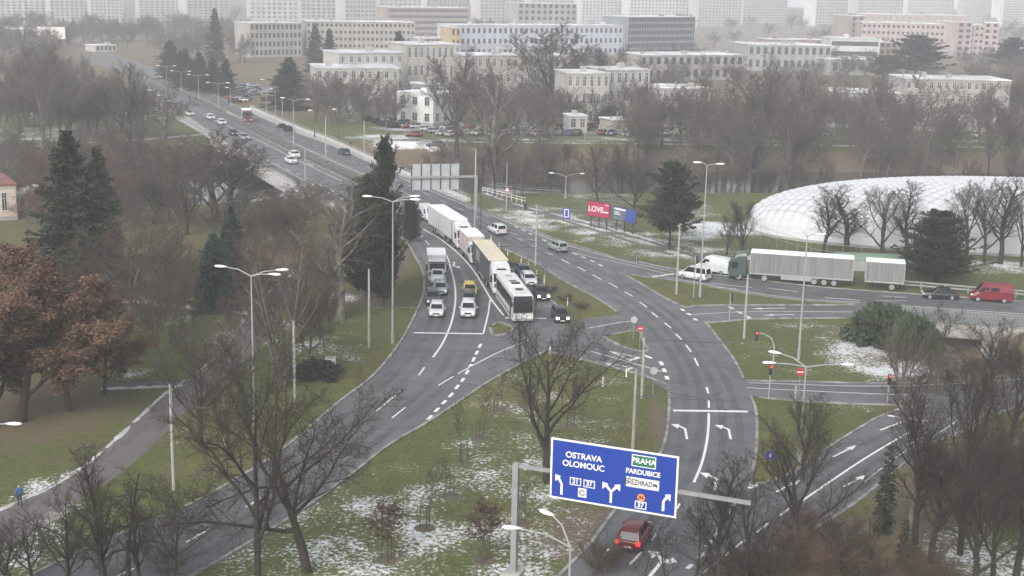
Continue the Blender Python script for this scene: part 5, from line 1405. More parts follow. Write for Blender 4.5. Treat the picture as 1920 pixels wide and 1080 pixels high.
# lower right wood
LR = [('vase_a', 1490, 1035, 770, 190, 'bare many-branched tree in front of the right ramp lane arrows'), ('vase_a', 1505, 900, 730, 120, 'bare tree with upright forks in the middle of the ramp island'), ('upright_a', 1345, 1120, 850, 120, 'bare thin-limbed tree beside the red car'),
      ('thin', 1250, 1120, 940, 90, 'thin bare sapling right of the red car'), ('thin', 1200, 1130, 985, 70, 'thin bare sapling just below the red car'), ('upright_a', 1715, 1040, 690, 130, 'tall slim bare tree left of the leaning trunk at right'), ('upright_a', 1745, 1055, 800, 130, 'bare tree with leaning trunk on the olive grass'),
      ('birch', 1705, 1010, 650, 120, 'pale slim birch crossing the ramp stop line'), ('vase_a', 1800, 1040, 650, 170, 'tall bare tree at the right, in front of the sunken path'), ('spread_a', 1860, 1100, 760, 210, 'bare tree with dense dark branches in the lower right corner'),
      ('upright_a', 1905, 1080, 700, 140, 'bare upright tree cut by the right frame edge'), ('thin', 1640, 1075, 960, 80, 'thin dark sapling at the foot of the drooping spruce'), ('vase_a', 1430, 1130, 990, 150, 'low bare tree at the bottom edge left of the brown thicket'),
      ('multi', 1690, 735, 600, 90, 'bare pale-stemmed bush on the slope of the right island'), ('multi', 1760, 740, 640, 110, 'bare pale-stemmed bush above the sunken path'), ('spread_b', 1755, 660, 560, 100, 'crooked dark bare tree in front of the grey bridge railing'),
      ('vase_a', 1860, 720, 590, 120, 'bare tree right of the underpass opening'), ('multi', 1850, 790, 690, 120, 'bare pale-stemmed bush below the sunken path wall')]
for k, bx, by, ty, w, lab in LR: ptree(k, bx, by, ty, lab, w)
for i, (bx, by, ty, w, k) in enumerate([(1420, 1085, 1010, 140, 'shrubr'), (1530, 1075, 990, 150, 'shrubr'), (1620, 1090, 1010, 130, 'shrub'), (1360, 1100, 1030, 110, 'shrub'), (1740, 1100, 1020, 130, 'shrub'), (1580, 1040, 975, 110, 'shrub'), (1500, 1010, 955, 90, 'shrubr'), (1840, 930, 840, 130, 'shrub'), (1900, 900, 800, 140, 'shrub'), (1800, 880, 820, 110, 'shrub'), (1900, 990, 900, 130, 'shrub'), (1130, 1075, 1000, 90, 'shrub')]):
    ptree(k, bx, by, ty, 'brown bare shrub in the thicket along the lower right', w, 'shrub', 'shrubs of the lower right thicket')
for i, (bx, by, ty, w) in enumerate([(60, 1090, 960, 130), (130, 1110, 950, 120), (190, 1100, 985, 90), (20, 1080, 1000, 100), (320, 1105, 1010, 100)]):
    ptree('thin' if i % 2 else 'spread_a', bx, by, ty, 'small bare tree in the thicket at the bottom left corner', w, group='bottom left corner trees')
for bx, by, ty, w in [(560, 640, 520, 90), (590, 600, 470, 90), (610, 560, 440, 80), (500, 560, 430, 100), (330, 600, 450, 90), (300, 560, 400, 110), (545, 470, 360, 100), (640, 470, 370, 80), (660, 520, 380, 70), (300, 700, 490, 160), (345, 650, 480, 140), (455, 690, 530, 120), (578, 690, 500, 120), (90, 640, 450, 150), (270, 610, 440, 140), (610, 660, 520, 90), (420, 760, 600, 130)]:
    ptree('brownhaze', bx, by, ty, 'fine-twigged brown tree in the park between path and queue', w, group='fine-twigged park trees')
for bx, by, ty, w in [(405, 415, 240, 190), (430, 400, 255, 150), (250, 330, 215, 90), (290, 420, 290, 100), (330, 380, 250, 110), (350, 440, 290, 110)]:
    ptree('far_b', bx, by, ty, 'dark bare tree on the near river bank left of the bridge', w, group='trees on the near bank left of the bridge')
for bx, by, ty, w in [(1750, 695, 650, 60), (1890, 660, 615, 60), (1880, 700, 655, 70), (1830, 700, 665, 60), (1735, 650, 612, 40)]:
    ptree('shrub', bx, by, ty, 'grey-brown bare shrub in the sunken way before the underpass', w, 'shrub', 'shrubs in the sunken way')
for bx, by, ty, w in [(705, 232, 221, 24), (722, 236, 226, 24), (738, 240, 229, 22), (690, 228, 217, 22), (540, 246, 236, 22), (528, 240, 232, 20)]:
    ptree('evergreen', bx, by, ty, 'low dark hedge bush beside the street to the white corner house', w, 'bush', 'hedge bushes by the corner house')
for bx, by, ty, w in [(958, 500, 488, 22), (1000, 527, 512, 26), (1034, 548, 533, 26), (1060, 566, 548, 30), (1090, 580, 562, 30), (985, 512, 500, 20)]:
    ptree('shrub', bx, by, ty, 'low dry shrub in the long grass median', w, 'shrub', 'dry shrubs in the median')
# far hazy trees, placed one by one where the photo shows a trunk
ptree('far_b', 1038, 218, 38, 'great vase-shaped bare tree in front of the hospital, tallest of all', 175, rz=.5)
ptree('vase_a', 1150, 222, 75, 'black forked bare tree right of the great vase-shaped tree', 130, rz=1.5)
ptree('far_b', 857, 275, 85, 'tall bare tree at the right end of the white corner house', 110)
ptree('birch', 930, 318, 100, 'pale-barked bare tree on the far river bank above the grey sign back', 140)
ptree('far_b', 1416, 284, 108, 'bare tree with stout trunk on the far bank above the tall double lamp', 120)
ptree('far_a', 80, 278, 70, 'bare tree with forked trunk at the left edge beyond the river', 120)
ptree('vase_a', 245, 268, 105, 'bare tree with twin trunk beyond the river left of the bridge', 90)
ptree('spruce_slim', 405, 120, 16, 'tall lone hazy spruce beyond the far end of the bridge', 38)
ptree('spruce_slim', 748, 172, 58, 'dark spruce in front of the three-storey hospital wing', 50)
ptree('spruce_slim', 592, 140, 44, 'left of the two tall hazy spruces by the beige block', 40)
ptree('spruce_slim', 618, 138, 54, 'right of the two tall hazy spruces by the beige block', 36)
ptree('spruce', 543, 205, 108, 'broad dark conifer left of the two-tier hospital wing', 85)
ptree('spruce', 320, 150, 76, 'dark hazy conifer left in the row behind the bridge lamps', 55)
ptree('pine', 1715, 150, 68, 'hazy pine in front of the pink hospital block', 110)
ptree('pine', 1895, 140, 72, 'hazy pine near the right edge below the sky', 70)
ptree('pine', 1655, 150, 105, 'lower hazy pine left of the taller hazy pine', 70)
ptree('yew', 1145, 242, 200, 'dark clipped evergreen beside the hospital garage', 55)
for bx, by, ty, w in [(350, 165, 92, 50), (375, 170, 98, 50), (400, 175, 108, 45), (425, 180, 110, 40), (340, 158, 95, 40)]:
    ptree('spruce', bx, by, ty, 'dark conifer in the row behind the bridge lamps', w, group='conifer row behind the bridge lamps')
def scatter(n, seed, x0, x1, y0, y1, hm, keys, label, group, wk=1.0, cond=None, cat='tree'):
    rnd = random.Random(seed); k = 0
    while k < n:
        px, py = rnd.uniform(x0, x1), rnd.uniform(y0, y1)
        if cond and not cond(px, py): continue
        b = G(px, py); b.z = float(terrain_z(np.array(b.x), np.array(b.y)))
        if b.z < -4.3: b.z = -4.3
        key = rnd.choice(keys); h = rnd.uniform(*hm)
        plant(key, b, h, 2 * PROTO[key][3] * h / PROTO[key][2] * wk * rnd.uniform(.8, 1.15), None, label, cat, group, seed=k + seed)
        k += 1
far = ['far_a', 'far_b', 'far_c']
left_of_road = lambda px, py: px < 90 + (py - 100) * 1.55 or py > 250
scatter(54, 1, -20, 330, 140, 262, (8, 14), far + ['far_a'], 'grey-brown bare tree in the hazy park beyond the river at left', 'bare trees beyond the river at left', 1, lambda x, y: x < 80 + (y - 100) * 1.5)
scatter(36, 2, 0, 420, 282, 345, (7, 12), ['far_a', 'far_c', 'far_r'], 'brown bare tree on the river banks left of the bridge', 'bare trees on the banks left of the bridge', 1, lambda x, y: x < 300 + (y - 282) * 1.6)
scatter(18, 16, 40, 600, 400, 500, (5, 8.5), ['brownhaze', 'brownhaze', 'far_r'], 'fine-twigged brown tree between the river bank and the park path', 'brown trees above the park path', 1.1)
scatter(10, 3, 0, 330, 330, 420, (6, 9), ['far_a', 'far_r', 'brownhaze'], 'brown bare tree behind the big park spruce', 'bare trees behind the big spruce', 1)
scatter(34, 4, 1180, 1930, 278, 298, (12, 18), far, 'grey bare tree on the far river bank below the hospital', 'bare trees on the far bank', .95)
scatter(30, 5, 1170, 1930, 220, 262, (10, 16), far, 'grey bare tree among the cars in front of the hospital', 'bare trees in the hospital grounds', .9)
scatter(30, 6, 880, 1930, 345, 368, (6, 11), ['far_a', 'far_b', 'vase_a'], 'bare tree on the near river bank behind the billboards and dome', 'bare trees on the near bank at right', .9)
scatter(16, 7, 780, 1200, 282, 330, (5, 9), ['far_a', 'far_b', 'vase_a'], 'small bare tree on the far bank slope above the grey sign back', 'small bank trees above the sign back', .8)
scatter(4, 8, 1560, 1900, 215, 262, (7, 10), ['far_r'], 'reddish bare tree in front of the long hospital wing at right', 'reddish trees at the right', 1)
scatter(20, 9, 860, 1060, 215, 262, (8, 13), far, 'grey bare tree left of the great vase-shaped tree', 'bare trees left of the great tree', .9)
scatter(12, 10, 600, 745, 190, 232, (6, 9), far, 'bare tree in front of the two-tier hospital wing', 'bare trees at the two-tier wing', .9)
# far woods that read as one mass
def wood(name, label, zones, seed):
    rnd = random.Random(seed); V, F, base = [], [], 0
    protos = []
    for sd in (1, 2, 3):
        r2 = random.Random(sd + seed); seg = []
        grow(seg, r2, (0, 0, -.3), (0, 0, 1), 8.5, .3, 0, dict(DENSE, ns=[5, 4, 3, 2], nc=[13, 10, 6], minr=.036))
        me = tubes(seg, (4, 3, 3, 3), M_TWIGG, 'tmp')
        co = np.empty(len(me.vertices) * 3, np.float32); me.vertices.foreach_get('co', co)
        fi = np.empty(len(me.loops), np.int32); me.loops.foreach_get('vertex_index', fi)
        protos.append((co.reshape(-1, 3), fi.reshape(-1, 4), max(s[1][2] for s in seg))); bpy.data.meshes.remove(me)
    for n, x0, x1, y0, y1, h0, h1, cond in zones:
        k = 0
        while k < n:
            px, py = rnd.uniform(x0, x1), rnd.uniform(y0, y1)
            if cond and not cond(px, py): continue
            k += 1
            b = G(px, py); co, fi, ph = protos[k % 3]; s = rnd.uniform(h0, h1) / ph; a = rnd.random() * 6.28
            ca, sa = math.cos(a) * s * 1.25, math.sin(a) * s * 1.25
            z0 = float(terrain_z(np.array(b.x), np.array(b.y)))
            V.append(np.stack([co[:, 0] * ca - co[:, 1] * sa + b.x, co[:, 0] * sa + co[:, 1] * ca + b.y, co[:, 2] * s + z0], 1)); F.append(fi + base); base += len(co)
    tag(inst(name, quadmesh(np.concatenate(V), np.concatenate(F), M_TWIGG, name, True)), label, 'wood', kind='stuff')
wood('bank_thicket', 'web of bare trees along both river banks and before the hospital', [(24, 1180, 1930, 258, 292, 12, 18, None), (16, 800, 1190, 276, 300, 6, 10, None), (30, -10, 330, 150, 262, 9, 14, lambda x, y: x < 80 + (y - 100) * 1.5), (22, -10, 380, 285, 340, 6, 10, None), (14, 890, 1930, 345, 372, 6, 10, None), (30, 590, 1230, 205, 240, 9, 14, lambda x, y: not 750 < x < 850), (18, 20, 600, 395, 470, 5, 8, None)], 7)
wood('distant_wood', 'hazy bare wood filling the upper left beyond the river', [(95, -10, 470, 58, 118, 9, 15, lambda x, y: x < 130 - (118 - y) or x > 300 or y < 92), (26, 0, 1920, 40, 56, 10, 15, None)], 5)
wood('distant_wood', 'hazy bare wood around and behind the hospital blocks', [(60, 860, 1920, 52, 92, 9, 14, None), (70, 1180, 1930, 120, 195, 8, 13, None), (14, 880, 1060, 120, 200, 8, 12, None)], 6)
scatter(6, 15, 1010, 1130, 225, 250, (3, 5), ['far_r'], 'brown bush beneath the great vase-shaped tree', 'bushes beneath the great tree', 1.4, cat='bush')

# ================================================================== STREET FURNITURE
def lamp(bx, by, ty, arms, label, group=None, r=.11, m=None, name='street_lamp'):
    """tapered post; arms: (reach m, direction deg in plan, rise m)"""
    b = G(bx, by); b.z = max(-.2, float(terrain_z(np.array(b.x), np.array(b.y))) if by > 400 else 0)
    h = height(b, ty); t = tag(empty(name, b), label, 'street lamp', group)
    m = m or M_GREYP
    MB().tube([(0, 0, -.2), (0, 0, h * .2), (0, 0, h)], [r * 1.25, r, r * .55], 8).build('post', m, t)
    MB().tube([(0, 0, 0), (0, 0, 1.2)], r * 1.6, 8).build('base_sleeve', m, t)
    for reach, deg, rise in arms:
        d = Vector((math.cos(R(deg)), math.sin(R(deg)), 0))
        p1 = d * (reach * .5) + Vector((0, 0, h + rise * .75)); p2 = d * reach + Vector((0, 0, h + rise))
        ar = MB().tube([(0, 0, h - .1), p1, p2], [.06, .05, .045], 6).build('arm', m, t)
        hd = MB(); hd.smooth = True; n = 8
        rings = []
        for s, wd, hg in ((-.1, .05, .04), (.15, .14, .09), (.5, .2, .13), (.85, .18, .11), (1.05, .06, .04)):
            c = p2 + d * s; u = Vector((-d.y, d.x, 0))
            rings.append([c + u * (math.cos(6.2832 * k / n) * wd) + Vector((0, 0, math.sin(6.2832 * k / n) * hg + .03)) for k in range(n)])
        hd.loft(rings); hd.build('lamp_head', M_LAMPW, t)
    return t
lamp(736, 643, 377, [(2.3, 175, .4), (1.9, 10, .5), (2.0, -8, .25)], 'three-armed street lamp beside the left queue of cars')
lamp(477, 800, 516, [(2.3, 170, .6), (2.2, 12, .4), (1.7, -12, .2)], 'three-armed street lamp left of the many-stemmed park tree')
lamp(1312, 559, 309, [(.7, 180, .25), (1.2, 5, .1)], 'tall double-headed street lamp between pine and green truck')
lamp(1497, 674, 442, [(.6, 165, .4), (.9, -5, .2)], 'tall slim street lamp in front of the green truck trailer')
lamp(1498, 868, 686, [(2.6, 178, .15), (2.3, 150, .7), (3.0, 2, .15)], 'three-armed street lamp in the ramp island before the right lawn')
lamp(1062, 1250, 1023, [(1.5, 135, 1.4), (3.0, 172, .8)], 'street lamp with two white heads below the direction sign')
lamp(-60, 1010, 798, [(3.3, 0, .2)], 'street lamp whose single head reaches in at the left edge')
for bx, by, ty, a, lab in [(551, 276, 188, [(1.9, 185, .5), (2.9, 0, .3)], 'double-armed bridge lamp nearest the camera'), (410, 206, 157, [(2.4, 180, .3), (2.4, 0, .3)], 'second double-armed bridge lamp'), (373, 186, 142, [(2.4, 180, .3), (2.4, 0, .3)], 'third double-armed bridge lamp'),
                           (340, 172, 135, [(2.4, 180, .3), (2.4, 0, .3)], 'fourth double-armed bridge lamp'), (313, 158, 125, [(2.4, 180, .3), (2.4, 0, .3)], 'farthest double-armed bridge lamp')]:
    lamp(bx, by, ty, a, lab, 'double-armed lamps on the bridge')
for bx, by, ty, lab in [(590, 258, 208, 'dark single lamp post left of the bare verge trees'), (635, 262, 206, 'dark single lamp post right of the bare verge trees'), (517, 236, 168, 'lamp post beside the far bridge footpath, left of two'), (500, 214, 150, 'lamp post nearest the far car park'), (433, 200, 165, 'short lamp post right of the second bridge lamp')]:
    lamp(bx, by, ty, [(.5, 180, .1)], lab, None, .09, M_DARKP if 'dark' in lab else M_GREYP)
lamp(1060, 372, 330, [(2.2, 170, .4), (2.6, 12, .4)], 'double-armed lamp on the near bank right of the grey sign back')
def pole(bx, by, ty, label, arm=None, r=.13, m=None, name='concrete_pole'):
    b = G(bx, by); h = height(b, ty); t = tag(empty(name, b), label, 'pole')
    MB().tube([(0, 0, -.2), (0, 0, h)], [r * 1.15, r * .85], 8).build('shaft', m or M_CONC, t)
    MB().tube([(0, 0, h), (0, 0, h + .06)], r * 1.0, 8).build('cap', M_GALV, t)
    if arm:
        z, reach, deg = arm; z *= h; d = Vector((math.cos(R(deg)), math.sin(R(deg)), 0))
        MB().tube([(0, 0, z), d * reach + Vector((0, 0, z + .05))], .05, 6).build('bracket_arm', M_DARKP, t)
        MB().tube([(0, 0, min(h, z + 1.0)), d * reach * .7 + Vector((0, 0, z + .05))], .02, 4).build('stay', M_DARKP, t)
        for f in (.75, .95): MB().tube([d * reach * f + Vector((0, 0, z)), d * reach * f + Vector((0, 0, z - .3))], .04, 6).build('insulator', M_DARKP, t)
    return t
pole(692, 652, 505, 'concrete pole left of the three-armed queue lamp', (.52, 5.5, 0))
pole(553, 772, 603, 'concrete pole near the low juniper', None)
pole(326, 919, 722, 'concrete pole beside the reddish footpath', (.78, 4.0, 5))
pole(573, 372, 280, 'grey pole at the near left end of the bridge')
pole(611, 300, 220, 'grey pole in the bridge median'); pole(683, 290, 226, 'grey pole on the right bridge pavement')
pole(890, 428, 278, 'tall grey pole right of the grey sign back'); pole(949, 395, 306, 'slender pole carrying the red warning triangle', r=.08)
pole(1004, 498, 384, 'concrete pole on the median beside the white posts', (.3, -6.0, 0)); pole(1268, 554, 420, 'concrete pole left of the white high-roofed car', (.45, -4, 0))
pole(1395, 634, 516, 'concrete pole at the corner of the right lawn'); pole(1203, 746, 634, 'concrete pole with long bracket arm right of the no-entry sign', (.97, 9.0, -4)); pole(1186, 850, 692, 'concrete pole with bracket arm at the edge of the central island', (.68, 8.5, -6))
pole(901, 432, 332, 'thin dark pole beside the tall grey pole', r=.07, m=M_DARKP); pole(530, 238, 183, 'pale pole beside the far bridge footpath', r=.1); pole(1097, 262, 215, 'thin pole before the hospital garage', r=.07)
pole(808, 330, 305, 'thin pole behind the grey sign back', r=.05, m=M_GALV); pole(1490, 765, 722, 'short pale post at the edge of the ramp road', r=.12); pole(422, 838, 812, 'short pale post beside the lower left road', r=.14)

M_TLRED = mat('traffic_light_red', (.5, .02, .02), .3, var=0, emit=((1, .04, .03), 2.5))
M_LENS = mat('traffic_light_off', (.03, .04, .03), .3, var=0)
def traffic_light(bx, by, ty, label, lit=True, face=-90, arm=None):
    b = G(bx, by); h = height(b, ty); t = tag(empty('traffic_light', b), label, 'traffic light')
    d = Vector((0, 0, 0))
    if arm:
        d = Vector((arm, 0, 0)); MB().tube([(0, 0, -.1), (0, 0, h - 1.6), (arm * .18, 0, h - .7), (arm * .6, 0, h - .25), (arm, 0, h - .15)], [.09, .08, .07, .06, .05], 8).build('mast', M_GREYP, t)
    else: MB().tube([(0, 0, -.1), (0, 0, h)], .06, 8).build('mast', M_GREYP, t)
    M_ = Matrix.Translation(d + Vector((0, 0, h - .95))) @ Matrix.Rotation(R(face), 4, 'Z')
    hd = MB().box(.06, .28, -.17, .17, 0, 1.0, M_).build('signal_head', M_BLACK, t)
    for k, c in enumerate((M_LENS, M_LENS, M_TLRED if lit else M_LENS)):
        MB().tube([M_ @ Vector((.28, 0, .17 + .33 * k)), M_ @ Vector((.31, 0, .17 + .33 * k))], .11, 12).build('lens', c, hd)
        MB().box(.28, .42, -.13, .13, .28 + .33 * k, .3 + .33 * k, M_).build('hood', M_BLACK, hd)
    return t
traffic_light(1448, 702, 622, 'traffic light showing red on a curved arm over the right lawn', arm=-1.9); traffic_light(1441, 748, 684, 'traffic light showing red at the near lawn corner'); traffic_light(1663, 758, 702, 'traffic light at the ramp stop line')
traffic_light(1367, 602, 550, 'traffic light at the tip of the upper right lawn', False, 0); traffic_light(1193, 490, 476, 'dark traffic signal box on the verge right of the exit lane', False, 90); traffic_light(1021, 545, 500, 'traffic light in the long grass median', False, 90)
traffic_light(1300, 560, 480, 'dark traffic light in front of the white cars', False, 0)

M_SBLUE = mat('sign_blue', (.006, .036, .27), .45, var=.05, scale=.8); M_SGREEN = mat('sign_green', (.012, .13, .07), .45, var=.05); M_SRED = mat('sign_red', (.42, .015, .02), .45, var=0); M_SBACK = mat('sign_back', (.4, .42, .43), .5, .3, scale=1); M_SORANGE = mat('sign_orange', (.75, .22, .04), .5, var=0); M_SBLACK = mat('sign_black', (.015, .015, .02), .5, var=0)
def post_sign(bx, by, ty, shape, label, cx=None, size=.35, face=-90, back=False, name='road_sign'):
    b = G(bx, by); h = height(b, ty); t = tag(empty(name, b, R(face + 90)), label, 'road sign')
    MB().tube([(0, 0, -.1), (0, 0, h)], .035, 6).build('post', M_GALV, t)
    z = h - size
    if shape == 'disc':
        p = MB(); p.tube([(0, -.05, z), (0, -.07, z)], size, 20); pl = p.build('plate', M_SBACK if back else M_SRED, t)
        if not back: MB().box(-size * .7, size * .7, -.08, -.072, z - size * .16, z + size * .16).build('bar', M_WHITE, pl)
    elif shape == 'blue':
        pl = MB().tube([(0, -.05, z), (0, -.07, z)], size, 20).build('plate', M_SBLUE, t)
        MB().face([(-.14, -.073, z - .02), (.14, -.073, z - .02), (0, -.073, z + .2)]).box(-.05, .05, -.075, -.072, z - .22, z - .02).build('arrow', M_WHITE, pl)
    elif shape == 'tri':
        pl = MB().loft([[(-size, y, z - size * .6), (size, y, z - size * .6), (0, y, z + size * 1.1)] for y in (-.07, -.05)]).build('plate', M_SRED, t)
        MB().face([(-size * .65, -.074, z - size * .4), (size * .65, -.074, z - size * .4), (0, -.074, z + size * .72)]).build('field', M_WHITE, pl)
    else:
        pl = MB().box(-size * .75, size * .75, -.07, -.05, z - size * 1.3, z + size).build('plate', M_SBLUE, t)
        MB().box(-size * .5, size * .5, -.078, -.072, z - size, z + size * .8).build('field', M_WHITE, pl); MB().box(-size * .3, size * .3, -.085, -.079, z - size * .8, z + size * .6).build('bar', M_SBLUE, pl)
    return t
post_sign(1199, 656, 610, 'disc', 'red no-entry sign on the small triangular island', size=.34); post_sign(1224, 738, 688, 'disc', 'round sign seen from behind at the tip of the central island', size=.38, back=True); post_sign(1187, 640, 593, 'disc', 'round sign seen from behind on the small triangular island', size=.38, back=True)
post_sign(1442, 885, 844, 'blue', 'round blue arrow sign on the ramp island', size=.4); post_sign(1061, 437, 390, 'rect', 'blue and white rectangular sign by the footpath left of billboards', size=.75); post_sign(950, 397, 350, 'tri', 'red and white warning triangle right of the grey sign back', size=.55)
post_sign(1497, 745, 690, 'disc', 'red and white sign at the foot of the right lawn', size=.4); post_sign(1487, 1020, 985, 'blue', 'small blue sign among the lower right bushes', size=.35)
# marker posts
pm = MB().cbox(-.06, .06, -.05, .05, 0, .95, .02).mesh('shaft', M_WHITE); bm = MB().box(-.065, .065, -.055, .055, .68, .82).mesh('band', M_BLACK)
for px, py in [(921, 452), (936, 466), (952, 479), (977, 493), (990, 503), (1006, 520), (1020, 531), (1064, 573)]:
    t = tag(empty('marker_post', G(px, py)), 'small white marker post in the long grass median', 'post', 'marker posts in the median'); inst('shaft', pm, t); inst('band', bm, t)
for px, py, lab in [(1130, 724, 'short white marker post on the central island'), (1174, 707, 'short white post below the lower give-way triangle'), (1031, 665, 'short white post at the nose of the central island')]:
    t = tag(empty('marker_post', G(px, py)), lab, 'post'); inst('shaft', pm, t)
b = G(620, 690); t = tag(empty('utility_box', b), 'small white utility box above the low juniper', 'utility box'); MB().cbox(-.5, .5, -.3, .3, 0, 1.1, .04).build('cabinet', M_WHITE, t); MB().box(-.55, .55, -.35, .35, 1.1, 1.18).build('lid', M_SNOW, t)
b = G(985, 392); t = tag(empty('litter_bin', b), 'dark litter bin beside the white footpath railing', 'bin'); MB().tube([(0, 0, 0), (0, 0, .9)], [.25, .32], 10).build('tub', M_DARKP, t); MB().tube([(0, 0, .9), (0, 0, .98)], .35, 10).build('rim', M_BLACK, t)

# ------------------------------------------------------------------ big blue direction sign on its gantry
BZ = 7.9
pa, pb_ = G(968, 872, BZ), G(1408, 943, BZ)
dirv = (pb_ - pa); span = dirv.length; rz = math.atan2(dirv.y, dirv.x)
gan = tag(empty('sign_gantry', (pa.x, pa.y, 0), rz), 'grey steel gantry carrying the blue direction sign', 'gantry')
MB().box(-.2, .2, -.2, .2, -.2, BZ + .15).build('post', M_GALV, gan); MB().box(.2, span, -.11, .11, BZ - .13, BZ + .1).build('beam', M_GALV, gan); MB().box(-.6, .6, -.6, .6, -.2, .25).build('footing', M_CONC, gan)
def on_beam(px, py):
    """distance along the beam of a pixel, sign plane"""
    best = min(np.linspace(0, span, 600), key=lambda s: abs(proj(pa + dirv.normalized() * s)[0] - px)); return float(best)
s0, s1 = on_beam(1036, 0), on_beam(1270, 0)
SW = s1 - s0; SH = SW * .475
sg_ = tag(empty('direction_sign', (0, 0, 0)), 'big blue direction sign reading OSTRAVA OLOMOUC PRAHA above the road', 'road sign')
o0 = pa + dirv.normalized() * s0; sg_.location = (o0.x, o0.y, BZ - SH * .42); sg_.rotation_euler = (0, 0, rz)
B = lambda u, v: (u * SW, (1 - v) * SH)            # sign coordinates: u to the right, v down
YB = -.24
MB().box(0, SW, YB, YB + .06, 0, SH).build('panel', M_SBLUE, sg_)
bd = MB(); e = .07
for x0, x1, z0, z1 in ((-e, SW + e, -e, .05), (-e, SW + e, SH - .05, SH + e), (-e, .05, .05, SH - .05), (SW - .05, SW + e, .05, SH - .05)): bd.box(x0, x1, YB - .012, YB + .05, z0, z1)
bd.build('border', M_WHITE, sg_)
br = MB()
for u in (.12, .5, .88): br.box(u * SW - .06, u * SW + .06, YB + .06, -.14, SH * .1, SH * .9)
br.build('bracket', M_GALV, sg_)
def text(s, u, v, size, m, parent, lift=.012, name='lettering', sx=1.0):
    x, z = B(u, v); return text_mesh(s, size * SH, m, parent, (x, YB - lift, z), name, sx)
def plate(u, v, w, h, fill, edge, name='plate', lift=.004):
    x, z = B(u, v); w *= SW; h *= SH
    p = MB().box(x - w / 2, x + w / 2, YB - lift - .004, YB - .001, z - h / 2, z + h / 2).build(name, edge, sg_)
    MB().box(x - w / 2 + .06, x + w / 2 - .06, YB - lift - .008, YB - lift - .005, z - h / 2 + .06, z + h / 2 - .06).build('field', fill, p)
    return p
text('OSTRAVA', .26, .235, .14, M_WHITE, sg_); text('OLOMOUC', .26, .385, .14, M_WHITE, sg_); text('PARDUBICE', .735, .345, .115, M_WHITE, sg_, sx=.95)
plate(.738, .155, .19, .2, M_SGREEN, M_WHITE); text('PRAHA', .738, .155, .125, M_WHITE, sg_, .02)
plate(.735, .525, .26, .17, M_WHITE, M_WHITE); text('BŘEZHRAD', .705, .525, .125, M_SBLACK, sg_, .02, sx=.72)
def flat(name, pts, m, lift=.02): return MB().face([(B(u, v)[0], YB - lift, B(u, v)[1]) for u, v in pts]).build(name, m, sg_)
flat('cattle_symbol', [(.818, .49), (.826, .5), (.85, .51), (.855, .54), (.848, .57), (.843, .545), (.828, .54), (.825, .57), (.82, .545)], M_SBLACK)
for n_, u, v in (('31', .2, .675), ('37', .312, .68), ('37', .728, .895)): plate(u, v, .092, .13, M_SBLUE, M_WHITE); text(n_, u, v, .11, M_WHITE, sg_, .02)
plate(.258, .85, .068, .155, M_WHITE, M_WHITE)
x, z = B(.258, .85); rg = MB()
for k in range(14):
    a0, a1 = 6.2832 * k / 16 + .6, 6.2832 * (k + 1) / 16 + .6
    rg.face([(x + math.cos(g) * q * 1.1, YB - .02, z + math.sin(g) * q) for g, q in ((a0, .13), (a1, .13), (a1, .2), (a0, .2))])
rg.build('ring_symbol', M_SBLACK, sg_)
x, z = B(.73, .765); MB().tube([(x, YB - .002, z), (x, YB - .015, z)], .26, 20).build('plate', M_SORANGE, sg_); MB().box(x - .12, x - .02, YB - .022, YB - .016, z - .1, z + .1).box(x + .03, x + .13, YB - .022, YB - .016, z - .1, z + .1).build('lorry_symbol', M_SBLACK, sg_)
def sarrow(u, v0, v1, du, both=False):
    w = .0095; mb = MB(); Y = YB - .012
    f = lambda pts: mb.face([(B(a, b)[0], Y, B(a, b)[1]) for a, b in pts])
    vm = v0 + (v1 - v0) * .58
    f([(u - w, v0), (u + w, v0), (u + w, vm), (u - w, vm)])
    for s in ((1, -1) if both else (1,)):
        q = du * s; k = 1 if q > 0 else -1
        tip = (u + q, v1)
        c = (u + q * .55, vm + (v1 - vm) * .6)
        f([(u - w, vm + .01), (u + w, vm + .01), (c[0] + w * 1.2, c[1] + .01), (c[0] - w * 1.2, c[1] - .015)] if k > 0 else [(u - w, vm + .01), (u + w, vm + .01), (c[0] + w * 1.2, c[1] - .015), (c[0] - w * 1.2, c[1] + .01)])
        f([(tip[0], tip[1]), (tip[0] - k * .048, tip[1] + .02), (tip[0] - k * .002, tip[1] + .125)])
    mb.build('arrow', M_WHITE, sg_)
sarrow(.088, .94, .6, -.055); sarrow(.49, .94, .6, .072, True); sarrow(.905, .93, .63, .055)

# back of the far gantry sign
BZ2 = 7.2
a, b = G(765, 333, BZ2), G(893, 331, BZ2)
rz2 = heading(a, b); sp = (b - a).length
g2 = tag(empty('sign_gantry', (b.x, b.y, 0), rz2), 'white gantry beam and post carrying the grey sign back', 'gantry')
MB().box(-.2, .2, -.2, .2, -.2, BZ2 + .2).build('post', M_GALV, g2); MB().box(-sp, -.2, -.15, .15, BZ2 - .15, BZ2 + .2).build('beam', M_GALV, g2)
c0, c1 = (772 - 765) / 128 * sp - sp, (862 - 765) / 128 * sp - sp
sb = tag(empty('direction_sign', (b.x, b.y, 0), rz2), 'large sign seen from behind, grey with vertical ribs', 'road sign')
hz = (c1 - c0) * .53
MB().box(c0, c1, .3, .36, BZ2 - hz * .5, BZ2 + hz * .5).build('panel', M_SBACK, sb)
for k in range(6):
    x = c0 + (c1 - c0) * k / 5; MB().box(x - .07, x + .07, .16, .3, BZ2 - hz * .5, BZ2 + hz * .5).build('rib', M_DARKP, sb)

